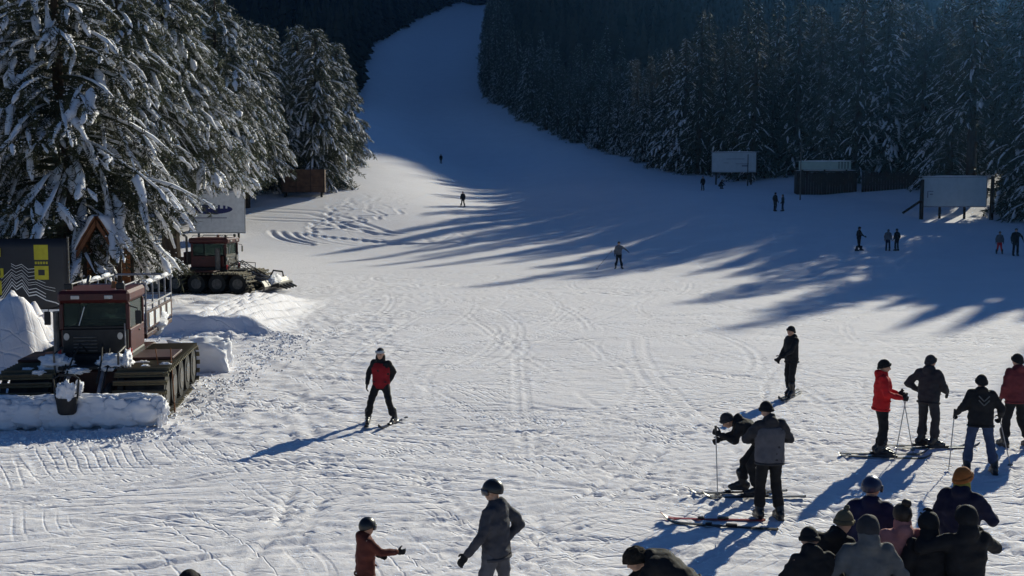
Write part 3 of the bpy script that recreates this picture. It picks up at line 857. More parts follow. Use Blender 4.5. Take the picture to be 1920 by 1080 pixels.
# shed with the long sign
sx, sy = 32.2, 113.5; g = hz(sx, sy)
s = empty('shed', (sx, sy, g), rad(-5)); tag(s, 'low dark plank shed under the long narrow sign', 'shed')
wl = empty('wall', (0, 0, 0)); wl.parent = s
for i in range(22):
    x = -2.95 + i * .27
    MB().box((x, -1.0, -.3), (x + .255, -.96, 2.1 + .04 * math.sin(i * 2.3)), .008).build('plank', WOODD, wl)
for sd in (-2.95, 2.95):
    for i in range(7):
        y = -.94 + i * .27
        MB().box((sd - .02, y, -.3), (sd + .02, y + .255, 2.1), .008).build('plank', WOODD, wl)
MB().box((-3.1, -1.2, 2.15), (3.1, 1.1, 2.27), .02).build('roof', WOODD, s)
snow_lump('snow', s, (0, .1, 2.3), (2.9, 1.0, .16), 3, .15)
o = billboard('long_sign', 'long narrow pale sign with small dark figures on the shed roof', sx - .35, sy - 1.0, 5.2, 2.55, 3.4, rad(-5), SIGNG, (-2.2, 0, 2.2), WOODD,
          [('rect', 1.35 + .3 * q, 1.45 + .3 * q, 2.62, 3.15 + .06 * (q % 2), BLACKP) for q in range(4)] + [('oval', 1.40 + .3 * q, .07, 3.24 + .03 * (q % 2), .07, BLACKP) for q in range(4)], frame=False)
f = empty('plank_fence', (38.3, 111.0, hz(38.3, 111.0)), rad(-12)); tag(f, 'dark plank fence running right from the shed to the big billboard', 'fence')
for i in range(24):
    x = -3.0 + i * .27
    MB().box((x, -.02, -.5), (x + .25, .02, 1.75 + .1 * math.sin(i * 1.7)), .006).build('plank', WOODD, f)
for z in (.5, 1.4): MB().box((-3.0, .022, z), (3.5, .09, z + .1), .008).build('rail', WOODD, f)
for x, y, h, lab in ((27.97, 107.0, 5.9, 'thin tall pale pole standing in front of the shed'), (26.9, 126.0, 3.6, 'short dark pole in front of the poster board')):
    o = MB().tube([(0, 0, -.4), (0, 0, h)], [.07, .045], 8).build('pole', STEEL if h > 5 else WOODD); o.location = (x, y, hz(x, y)); tag(o, lab, 'pole')
# brown dumpster
d = empty('dumpster', (-22.0, 116.5, hz(-22.0, 116.5)), rad(6)); tag(d, 'brown open board dumpster on skids under the bushy conifer', 'dumpster')
def side(y0, y1, name):
    for i in range(4):
        z = .45 + i * .6
        MB().box((-2.2, y0, z), (2.2, y1, z + .58), .015).build(name, WOODR, d)
side(-.9, -.84, 'plank'); side(.84, .9, 'plank')
for sx_ in (-2.26, 2.2):
    for i in range(4):
        z = .45 + i * .6
        MB().box((sx_, -.9, z), (sx_ + .06, .9, z + .58), .015).build('plank', WOODR, d)
for x in (-2.2, -.75, .75, 2.12): MB().box((x, -.97, .4), (x + .09, -.905, 2.9), .01).build('rib', WOODD, d)
MB().box((-2.2, -.83, .46), (2.2, .83, .55), .01).build('bottom', WOODD, d)
for x in (-1.9, 1.9):
    for y in (-.6, .6): MB().tube([(x, y, -.1), (x, y, .45)], .12).build('leg', RUBBER, d)

# ------------------------------------------------------------------ snow groomers
PADS = {}
def pad_mesh(w):
    if w not in PADS:
        m = MB(); m.box((-w / 2, -.055, 0), (w / 2, .055, .035), .006); m.box((-w / 2 + .02, -.018, .0355), (w / 2 - .02, .018, .105), .006)
        for q in (-.42, -.14, .14, .42): m.box((q * w - .04, -.035, .036), (q * w + .04, .035, .07), .004)
        o = m.build('track_pad', PADM); PADS[w] = o.data; bpy.data.objects.remove(o)
    return PADS[w]
def track(root, cx, w, y0, y1, ht):
    t = empty('track', (0, 0, 0)); t.parent = root
    r = ht / 2
    def pos(q):                                    # loop parameter in metres -> (y,z,angle of outward normal)
        Ls = (y1 - y0) - 2 * r; C = math.pi * r
        q %= 2 * (Ls + C)
        if q < Ls: return y0 + r + q, ht, math.pi / 2
        q -= Ls
        if q < C: a = math.pi / 2 - q / r; return y1 - r + r * math.cos(a), r + r * math.sin(a), a
        q -= C
        if q < Ls: return y1 - r - q, 0.0, -math.pi / 2
        q -= Ls; a = -math.pi / 2 - q / r
        return y0 + r + r * math.cos(a), r + r * math.sin(a), a
    tot = 2 * ((y1 - y0) - 2 * r + math.pi * r)
    n = int(tot / 0.21)
    for i in range(n):
        y, z, a = pos(i * tot / n)
        o = link('track_pad', pad_mesh(w), PADM, t)
        o.location = (cx, y, z); o.rotation_euler = (a - math.pi / 2, 0, 0)
    b = MB(); N = 60; rings = []
    for sx_ in (-.42, -.05, .32):
        V = []
        for i in range(N):
            y, z, a = pos(i * tot / N)
            for dx in (0, .14):
                V.append((cx + sx_ * w + dx, y - math.cos(a) * .012, z - math.sin(a) * .012))
        b.add(V, [(2 * i, 2 * i + 1, (2 * i + 3) % (2 * N), (2 * i + 2) % (2 * N)) for i in range(N)])
    b.build('belt', RUBBER, t)
    for i in range(5):
        y = y0 + r + .1 + i * ((y1 - y0) - 2 * r - .2) / 4
        wh = MB().tube([(cx - .3 * w, y, r), (cx + .42 * w, y, r)], r - .03, 18).build('wheel', RUBBER, t)
        for e in (-.3 * w - .01, .42 * w + .01):
            MB().tube([(cx + e - .01, y, r), (cx + e + .01, y, r)], r * .55, 14).build('hub', STEEL, wh)
def groomer(label, loc, rz, rails, seed):
    R = random.Random(seed)
    o = empty('snow_groomer', loc, rz); tag(o, label, 'snow groomer', 'snow groomers parked on the left')
    for s_ in (-1, 1): track(o, s_ * 1.32, 1.26, -2.75, 2.5, .92)
    MB().box((-.70, -2.1, .32), (.70, 2.9, .98), .05).build('chassis', REDD, o)
    for s_ in (-1, 1):
        MB().box((s_ * 1.32 - .60, -1.1, 1.03), (s_ * 1.32 + .5, .35, 1.09), .015).build('track_guard', REDD, o)
    cb = len(bpy.data.objects); before = set(bpy.data.objects)
    MB().box((-.98, -1.35, 1.0), (.98, .55, 1.22), .04).build('cab_base', BLACKP, o)
    # cab: lower panels, pillars, panes, roof
    MB().box((-.93, -1.30, 1.225), (.93, -1.22, 1.78), .02).build('front_panel', BLACKP, o)
    for s_ in (-1, 1): 
        dr = MB().box((s_ * .95 - .04, -1.2, 1.225), (s_ * .95 + .04, .45, 1.76), .02).build('door', REDP, o)
        MB().box((s_ * 1.0 - .02, -.25, 1.62), (s_ * 1.0 + .02, -.08, 1.66), .008).build('handle', BLACKP, dr)
        for y in (-1.28, .42): MB().box((s_ * .94 - .055, y - .05, 1.765), (s_ * .94 + .055, y + .05, 2.36), .02).build('pillar', REDP, o)
        w_ = MB().box((s_ * .94 - .03, -1.22, 1.79), (s_ * .94 + .03, -1.16, 2.34), .008).build('side_window', BLACKP, o)
        MB().box((s_ * .94 - .008, -1.15, 1.78), (s_ * .94 + .008, .36, 2.35), .002).build('pane', GLASS, w_)
    MB().box((-.93, .42, 1.225), (.93, .5, 1.78), .02).build('rear_panel', REDD, o)
    fw = MB().box((-.89, -1.30, 1.785), (.89, -1.22, 1.84), .01).build('windscreen', BLACKP, o)
    MB().box((-.88, -1.27, 1.845), (.88, -1.255, 2.35), .002).build('pane', GLASS, fw)
    MB().tube([(-.45, -1.31, 1.86), (-.28, -1.315, 2.28)], .014).build('wiper', WHITEP, fw)
    rw = MB().box((-.89, .42, 1.785), (.89, .5, 1.84), .01).build('rear_window', BLACKP, o)
    MB().box((-.88, .455, 1.845), (.88, .47, 2.35), .002).build('pane', GLASS, rw)
    rf = MB().box((-1.02, -1.42, 2.365), (1.02, .58, 2.64), .07).build('roof', REDP, o)
    for x in (-.62, .32): MB().box((x, -1.46, 2.46), (x + .24, -1.422, 2.54), .01).build('roof_light', LAMPG, rf)
    MB().box((-.9, -.2, 1.225), (-.15, .35, 1.75), .06).build('seat', BLACKP, o)
    MB().box((.15, -.2, 1.225), (.8, .35, 1.75), .06).build('seat', BLACKP, o)
    MB().tube([(-.5, -.75, 1.6), (-.5, -.72, 1.85)], .02).build('steering_column', BLACKP, o)
    # grille, cables and headlamps on the front panel
    for i in range(5): MB().box((-.62, -1.335, 1.28 + i * .075), (.05, -1.302, 1.31 + i * .075), .006).build('grille_bar', STEEL, o)
    for x in (-.8, .72): MB().tube([(x, -1.30, 1.62), (x, -1.36, 1.62)], [.07, .08], 14).build('headlamp', LAMPG, o)
    MB().tube([(.86, -1.34, 1.2), (.86, -1.36, 1.9)], .022).build('grab_rail', GREYM, o)
    for s_ in (-1, 1):
        MB().box((s_ * .99 - .06, -1.40, 1.10), (s_ * .99 + .06, -1.32, 1.34), .02).build('side_light', REDL, o)
        mi = MB().tube([(s_ * .95, -1.3, 2.3), (s_ * 1.25, -1.45, 2.25), (s_ * 1.28, -1.45, 1.95)], .015).build('mirror_arm', BLACKP, o)
        MB().box((s_ * 1.28 - .09, -1.48, 1.9), (s_ * 1.28 + .09, -1.44, 2.2), .015).build('mirror', BLACKP, mi)
    MB().tube([(-1.16, -.95, 1.1), (-1.16, -.95, 2.15)], .13, 14).build('filter_canister', STEEL, o)
    MB().tube([(-.75, .75, 1.0), (-.75, .75, 2.7), (-.75, .9, 2.8)], .06, 10).build('exhaust_pipe', STEEL, o)
    for q in set(bpy.data.objects) - before:
        for v in q.data.vertices: v.co.x *= .84
        q.data.update()
    # clutter: beacon, work lamps, roof rails, hoses, step frames
    MB().tube([(0.3, -.5, 2.64), (0.3, -.5, 2.78)], [.07, .06], 12).build('beacon', mat('amber_lens', (0.35, 0.12, 0.02), .3, .5), o)
    for s_ in (-1, 1):
        MB().tube([(s_ * .7, -1.2, 2.64), (s_ * .7, -1.15, 2.74), (s_ * .7, .4, 2.74), (s_ * .7, .45, 2.64)], .018).build('roof_rail', GREYM, o)
        MB().box((s_ * .62 - .1, -1.30, 2.66), (s_ * .62 + .1, -1.2, 2.80), .02).build('work_lamp', BLACKP, o)
        MB().tube([(s_ * .72, -2.2, .6), (s_ * .74, -2.25, 1.35), (s_ * .74, -1.5, 1.4), (s_ * .76, -1.4, 1.1)], .024).build('step_frame', STEEL, o)
        MB().tube([(s_ * .2, -1.35, 1.3), (s_ * .26, -1.75, 1.5), (s_ * .34, -2.2, 1.2), (s_ * .38, -2.9, .8)], .022).build('hose', RUBBER, o)
        MB().tube([(s_ * .32, -1.35, 1.25), (s_ * .42, -1.7, 1.38), (s_ * .5, -2.3, 1.05), (s_ * .52, -3.1, .62)], .018).build('hose', RUBBER, o)
        for q in range(3): MB().box((s_ * 1.32 - .5 + .35 * q, -2.2 + .1 * q, .965), (s_ * 1.32 - .32 + .35 * q, -1.3, 1.0), .01).build('track_bolt_strip', STEEL, o)
    # front deck, lift arms and blade
    MB().box((-.66, -2.25, .985), (.66, -1.36, 1.08), .02).build('front_deck', BLACKP, o)
    for s_ in (-1, 1):
        MB().tube([(s_ * .5, -2.1, .6), (s_ * .55, -2.8, .55), (s_ * .6, -3.45, .36)], [.09, .09, .08], 8).build('lift_arm', STEEL, o)
        MB().tube([(s_ * .35, -2.1, .95), (s_ * .5, -3.42, .52)], .045).build('hydraulic_ram', GREYM, o)
    prof = [(-3.50, .05), (-3.60, .2), (-3.62, .35), (-3.56, .5), (-3.46, .62), (-3.40, .62), (-3.49, .49), (-3.54, .35), (-3.52, .2), (-3.42, .05)]
    bl = MB().loft([[(x, y, z) for y, z in prof] for x in (-1.9, -1.0, 1.0, 1.9)]).build('blade', STEEL, o)
    for s_ in (-1, 1):
        MB().loft([[(s_ * 1.92 + q, y - abs(q) * 0, z) for y, z in prof] for q in (0, .02)]).build('end_plate', STEEL, bl)
    # load bed
    bd = MB().box((-.85, .75, 1.3), (.85, 4.6, 1.42), .02).build('load_bed', REDD, o)
    if rails:
        for s_ in (-1, 1):
            MB().box((s_ * .83 - .03, .75, 1.5), (s_ * .83 + .03, 4.6, 1.95), .01).build('side_board', REDD, bd)
            for i in range(4): MB().box((s_ * .87 - .008, .98 + i * .9, 1.56), (s_ * .87 + .012, 1.52 + i * .9, 1.9), .003).build('white_panel', WHITEP, bd)
            for z in (2.1, 2.62): MB().tube([(s_ * .83, .75, z), (s_ * .83, 4.6, z)], .028).build('rail', GREYM, bd)
            for y in (.75, 1.7, 2.65, 3.6, 4.6): MB().tube([(s_ * .83, y, 1.42), (s_ * .83, y, 2.62)], .025).build('rail_post', GREYM, bd)
            for i in range(3):
                if R.random() < .8 or s_ > 0: snow_lump('snow', bd, (s_ * .83, 1.2 + i * 1.2, 2.67), (.07, .50, .05), seed + i, .25)
        for y in (.75, 4.6):
            for z in (2.1, 2.62): MB().tube([(-.83, y, z), (.83, y, z)], .028).build('rail', GREYM, bd)
        for q in range(3): snow_lump('snow', bd, (-.6 + .55 * q, 2.0 + .4 * q, 1.5), (.5, .6, .3), seed + 7 + q, .35)
    else:
        MB().box((-.85, .75, 1.42), (.85, .83, 1.95), .01).build('headboard', REDD, bd)
        for s_ in (-1, 1): MB().box((s_ * .83 - .03, .84, 1.425), (s_ * .83 + .03, 4.6, 1.62), .01).build('side_board', REDD, bd)
        snow_lump('snow', bd, (.1, 2.7, 1.55), (.8, .7, .22), seed, .3)
    return o, bl
gA, blA = groomer('near red snow groomer facing the camera with snow heaped on its blade', (-9.28, 25.05, .0), rad(8), True, 3)
gB, blB = groomer('far red snow groomer seen from its side below the white billboard', (-15.2, 54.6, .0), rad(84), False, 9)
gA.scale = (.88, .92, .98)
# near groomer: snow on the blade, deck and guards, dark tool basket
for q in range(6): snow_lump('snow', blA, (-1.55 + q * .62, -3.62, .27 + .04 * (q % 2)), (.55, .18, .32), 40 + q, .3)
for q in range(4): snow_lump('snow', blA, (-1.35 + q * .9, -3.5, .6), (.55, .12, .07), 50 + q, .45)
snow_lump('snow', blA, (1.95, -3.6, .25), (.14, .22, .3), 58, .4)
snow_lump('snow', gA, (-.75, -2.0, 1.12), (.36, .24, .17), 60, .4)
snow_lump('snow', gA, (.55, -1.95, 1.12), (.38, .30, .16), 61, .35)
for q in range(14): snow_lump('snow', gA, (random.Random(q).uniform(-1.9, 1.9), random.Random(q + 40).uniform(-2.6, -1.2), 1.0), (.10 + .012 * q, .09, .05), 80 + q, .5)
snow_lump('snow', gA, (.92, -2.05, 1.16), (.09, .26, .2), 62, .5)
bk = MB()
rg = []
for z, a in ((.32, .15), (.36, .2), (.62, .24), (.66, .24)):
    rg.append([(math.cos(t) * a - .05, -3.86 + math.sin(t) * a * .6, z) for t in np.linspace(0, 2 * math.pi, 18, endpoint=False)])
bk.loft(rg)
bko = bk.build('tool_basket', BLACKP, gA, smooth=False)
MB().tube([(-.28, -3.86, .64), (-.33, -3.84, 1.05), (-.2, -3.82, 1.12), (.1, -3.82, 1.12), (.22, -3.84, 1.05), (.18, -3.86, .64)], .022).build('hoop', BLACKP, bko)
snow_lump('snow', bko, (-.07, -3.88, .78), (.19, .13, .24), 65, .4)
snow_lump('snow', bko, (.2, -3.74, .85), (.09, .1, .14), 66, .3)
# far groomer blade carries packed snow
snow_lump('snow', blB, (-.2, -3.56, .55), (.9, .16, .28), 70, .3)
tl = MB(); tl.tube([(-.4, -3.35, .7), (-.4, -3.55, 1.05), (-.4, -4.0, 1.0), (-.4, -4.05, .75)], .045); 
tl.build('blade_hoop', BLACKP, gB)
for q in range(4): MB().tube([(-.9 + .5 * q, -3.4, .3), (-.9 + .5 * q, -3.95, .38), (-.9 + .5 * q, -4.4, .2)], [.07, .09, .04], 6).build('tine', BLACKP, gB)
MB().box((-1.1, -4.05, .25), (1.1, -3.9, .48), .03).build('cutter_bar', BLACKP, gB)
# slab of snow standing beside the near groomer and two marker sticks
def snow_block(label, loc, r, rz, seed, n=5):
    bm = bmesh.new()
    bmesh.ops.create_cube(bm, size=2)
    bmesh.ops.subdivide_edges(bm, edges=bm.edges[:], cuts=14, use_grid_fill=True)
    for v in bm.verts:
        p = v.co.copy()
        p = p.lerp(p.normalized() * 1.25, .18)
        d_ = mnoise.fractal(p * 1.4 + Vector((seed, 0, 0)), .9, 2.1, 5)
        p *= 1 + .26 * d_
        p += mnoise.noise_vector(p * 5) * .05
        v.co = Vector((p.x * r[0], p.y * r[1], p.z * r[2]))
    me = bpy.data.meshes.new('snow_block'); bm.to_mesh(me); bm.free()
    me.polygons.foreach_set('use_smooth', [True] * len(me.polygons))
    o = link('snow_block', me, SNOWP); o.location = loc; o.rotation_euler = (0, 0, rz)
    return tag(o, label, 'snow')
snow_block('grey block of packed snow standing right of the near groomer', (-8.35, 29.3, hz(-8.35, 29.3) + .34), (.66, .5, .48), rad(5), 4)
for (x, y, dx, dy, lab) in ((-7.42, 23.3, -.35, .45, 'left one of two thin sticks leaning on the groomer track'), (-7.3, 23.5, -.22, .5, 'right one of two thin sticks leaning on the groomer track')):
    z = hz(x, y)
    o = MB().tube([(0, 0, -.05), (dx, dy, 1.35)], [.016, .012], 6).build('stick', WOODW); o.location = (x, y, z)
    tag(o, lab, 'stick', 'sticks leaning on the near groomer')

# loose broken snow lumps around the near groomer and its ploughed banks
R = np.random.default_rng(77)
bmc = bmesh.new(); bmesh.ops.create_icosphere(bmc, subdivisions=1, radius=1.0)
cv = np.array([v.co[:] for v in bmc.verts]); cf = np.array([[v.index for v in f.verts] for f in bmc.faces]); bmc.free()
VV, FF = [], []
n_ = 0
for q in range(1320):
    if q < 700: x, y = R.normal(-7.2, .45), R.uniform(20.5, 36)
    elif q < 1200: x, y = R.uniform(-11, -7.0), R.normal(20.9, .35)
    elif q < 1700: x, y = R.uniform(-13, -7), R.normal(35.7, .5)
    else: x, y = R.uniform(-9, -2.5), R.uniform(22, 44)
    a = R.uniform(.015, .045) * (1.5 if R.random() < .12 else 1)
    v = cv * (a * R.uniform(.6, 1.35, (len(cv), 1))) * R.uniform(.6, 1.3, 3)
    VV.append(v + np.array([x, y, hz(x, y) + a * .1])); FF.append(cf + n_); n_ += len(cv)
tag(link('loose_snow', mesh_np('loose_snow', np.concatenate(VV), [np.concatenate(FF)]), SNOWP), 'loose broken snow lumps scattered beside the near groomer', 'snow', kind='stuff')

# ------------------------------------------------------------------ people
SKIN = mat('skin', (0.50, 0.29, 0.20), 0.55, 0.35, 0.08, 10)
LIP = mat('lips', (0.35, 0.12, 0.10), 0.5, 0.3, 0.05)
EYEM = mat('eye', (0.03, 0.025, 0.02), 0.2, 0.6, 0.1)
GOG = mat('goggle_lens', (0.05, 0.05, 0.06), 0.15, 0.7, 0.1)
def cloth(name, c, var=0.18):
    return mat('cloth_' + name, c, 0.85, 0.2, var, 7.0, bump=0.25, bscale=26)
CL = dict(slate=cloth('slate', (0.06, 0.06, 0.07)), black=cloth('black', (0.016, 0.016, 0.018)), charcoal=cloth('charcoal', (0.035, 0.035, 0.040)), grey=cloth('grey', (0.10, 0.10, 0.115)),
          midgrey=cloth('midgrey', (0.11, 0.115, 0.12)), red=cloth('red', (0.52, 0.020, 0.022)), darkred=cloth('darkred', (0.22, 0.012, 0.018)),
          maroon=cloth('maroon', (0.14, 0.030, 0.035)), brown=cloth('brown', (0.11, 0.032, 0.024)), navy=cloth('navy', (0.015, 0.017, 0.040)), blue=cloth('blue', (0.015, 0.018, 0.055)),
          denim=cloth('denim', (0.040, 0.060, 0.12)), pink=cloth('pink', (0.42, 0.19, 0.18)), tan=cloth('tan', (0.11, 0.095, 0.06)), fur=mat('fur', (0.035, 0.028, 0.022), 0.95, 0.1, 0.4, 20, bump=0.8, bscale=60),
          orange=cloth('orange', (0.30, 0.11, 0.03)), yellow=cloth('yellow', (0.25, 0.23, 0.05)), white=cloth('white', (0.55, 0.56, 0.58)), hair=mat('hair', (0.03, 0.02, 0.014), 0.6, 0.4, 0.3, 30), ltgrey=cloth('ltgrey', (0.14, 0.145, 0.16)))
HARD = dict(black=mat('shell_black', (0.015, 0.015, 0.017), 0.35, 0.5, 0.1), grey=mat('shell_grey', (0.25, 0.25, 0.26), 0.4, 0.5, 0.1), navy=mat('shell_navy', (0.02, 0.025, 0.06), 0.35, 0.5, 0.1),
            silver=mat('shell_silver', (0.4, 0.4, 0.42), 0.4, 0.5, 0.1))
SKI = dict(black=mat('ski_black', (0.02, 0.02, 0.022), 0.35, 0.5, 0.2, 3), red=mat('ski_red', (0.30, 0.03, 0.03), 0.35, 0.5, 0.2, 3), grey=mat('ski_grey', (0.12, 0.12, 0.13), 0.35, 0.5, 0.2, 3))
POLEM = mat('pole_metal', (0.30, 0.30, 0.32), 0.35, 0.5, 0.1, metal=0.5)

PENDING = []            # (object, voxel, smooth iterations, wrinkle)
def fuse(mb, name, m, parent, voxel, it=5, wr=0.0, seed=0):
    o = mb.build(name, m, parent)
    r = o.modifiers.new('fuse', 'REMESH'); r.mode = 'VOXEL'; r.voxel_size = voxel
    s = o.modifiers.new('soft', 'SMOOTH'); s.factor = 0.5; s.iterations = it
    PENDING.append((o, wr, seed))
    return o
def apply_pending():
    bpy.context.view_layer.update()
    dg = bpy.context.evaluated_depsgraph_get()
    for o, wr, seed in PENDING:
        me = bpy.data.meshes.new_from_object(o.evaluated_get(dg))
        ms = [m for m in o.data.materials]
        old = o.data
        o.modifiers.clear()
        o.data = me
        me.materials.clear()
        for m in ms: me.materials.append(m)
        if wr:
            me.calc_loop_triangles()
            off = Vector((seed * 7.3, seed * 1.9, 0))
            nr = [v.normal.copy() for v in me.vertices]
            for v, n_ in zip(me.vertices, nr):
                p = Vector((v.co.x * 7, v.co.y * 7, v.co.z * 13)) + off
                d_ = mnoise.noise(p) + .5 * mnoise.noise(p * 2.1)
                v.co += n_ * (wr * d_)
        me.polygons.foreach_set('use_smooth', [True] * len(me.polygons))
        me.update()
    PENDING.clear()

def capsule(mb, p0, r0, p1, r1, n=10):
    p0 = Vector(p0); p1 = Vector(p1); t = (p1 - p0)
    if t.length < 1e-4: t = Vector((0, 0, .001))
    t.normalize()
    pts, rr = [], []
    for a in (90, 60, 30): pts.append(p0 - t * r0 * math.sin(rad(a))); rr.append(max(r0 * math.cos(rad(a)), .1 * r0))
    pts.append(p0); rr.append(r0); pts.append(p1); rr.append(r1)
    for a in (30, 60, 90): pts.append(p1 + t * r1 * math.sin(rad(a))); rr.append(max(r1 * math.cos(rad(a)), .1 * r1))
    mb.tube(pts, rr, n)
def body_loft(mb, st, lat, n=16):
    """st: list of (centre, half width, half depth); lat: lateral unit vector"""
    rings = []
    for i, (c, w, d_) in enumerate(st):
        a = st[max(i - 1, 0)][0]; b = st[min(i + 1, len(st) - 1)][0]
        t = (b - a).normalized(); u = (lat - t * lat.dot(t)).normalized(); v = t.cross(u)
        rings.append([c + u * (w * math.copysign(abs(math.cos(q)) ** .85, math.cos(q))) + v * (d_ * math.sin(q)) for q in [2 * math.pi * k_ / n for k_ in range(n)]])
    mb.loft(rings)

# shared glove and boot shapes
def make_hand(curl, voxel=.0075):
    mb = MB()
    mb.ell((0, 0, -.055), (.021, .046, .06), 12, 8)
    capsule(mb, (0, 0, .02), .031, (0, 0, -.02), .031)
    for i, (y, L) in enumerate(((.034, .075), (.012, .085), (-.011, .08), (-.033, .062))):
        p = Vector((0, y, -.10)); a = 0.15
        for sgm, fr in enumerate((.42, .33, .25)):
            a += curl * (.5 if sgm == 0 else 1.0)
            q = p + Vector((-math.sin(a), 0, -math.cos(a))) * L * fr * 1.1
            capsule(mb, p, .0125 - .001 * sgm, q, .0115 - .001 * sgm, 8)
            p = q
    p = Vector((-.004, .036, -.03)); q = p + Vector((-.012, .032, -.030)); r_ = q + Vector((-.016 - .02 * curl, .010, -.034))
    capsule(mb, p, .016, q, .0145, 8); capsule(mb, q, .0142, r_, .0115, 8)
    o = fuse(mb, 'hand_shape', None, None, voxel, 3)
    return o
def make_boot():
    mb = MB()
    mb.box((-.052, -.10, .0), (.052, .205, .035), .01)
    for y, zz, w in ((-.055, .09, .055), (.0, .10, .06), (.07, .085, .055), (.14, .065, .05), (.17, .055, .045)):
        mb.ell((0, y, zz), (w, .075, zz * .82), 12, 8)
    capsule(mb, (0, -.02, .12), .066, (0, .045, .31), .070, 12)
    for z in (.09, .16, .22, .28): mb.box((.05, -.01 + z * .1, z), (.075, .06 + z * .1, z + .02), .004)
    return fuse(mb, 'boot_shape', None, None, .011, 3)
HR, HG, BT = make_hand(.38), make_hand(.95), make_boot()
apply_pending()
ME_RELAX, ME_GRIP, ME_BOOT = HR.data, HG.data, BT.data
for o in (HR, HG, BT): bpy.data.objects.remove(o)

def dome(rx, ry, rz_, tf, tb, thick, n=28, m=12, bumpy=0.0, freq=30):
    """shell over the head; tf/tb: polar opening angles (deg) at front (+y) and back"""
    V = []; Fs = []
    for sh_ in (0, 1):
        for i in range(m + 1):
            for j in range(n):
                ph = 2 * math.pi * j / n
                w = .5 + .5 * math.sin(ph)
                th = rad(tb + (tf - tb) * w) * max(i / m, .01)
                k_ = 1 - sh_ * thick / rx
                p = Vector((math.sin(th) * math.cos(ph) * rx, math.sin(th) * math.sin(ph) * ry, math.cos(th) * rz_)) * k_
                if bumpy and not sh_: p *= 1 + bumpy * mnoise.noise(p * freq)
                V.append(p)
    B = (m + 1) * n
    for i in range(m):
        for j in range(n):
            k2 = (j + 1) % n
            Fs.append((i * n + j, (i + 1) * n + j, (i + 1) * n + k2, i * n + k2))
            Fs.append((B + i * n + j, B + i * n + k2, B + (i + 1) * n + k2, B + (i + 1) * n + j))
    for j in range(n):
        k2 = (j + 1) % n
        Fs.append((m * n + j, B + m * n + j, B + m * n + k2, m * n + k2))
    return V, Fs

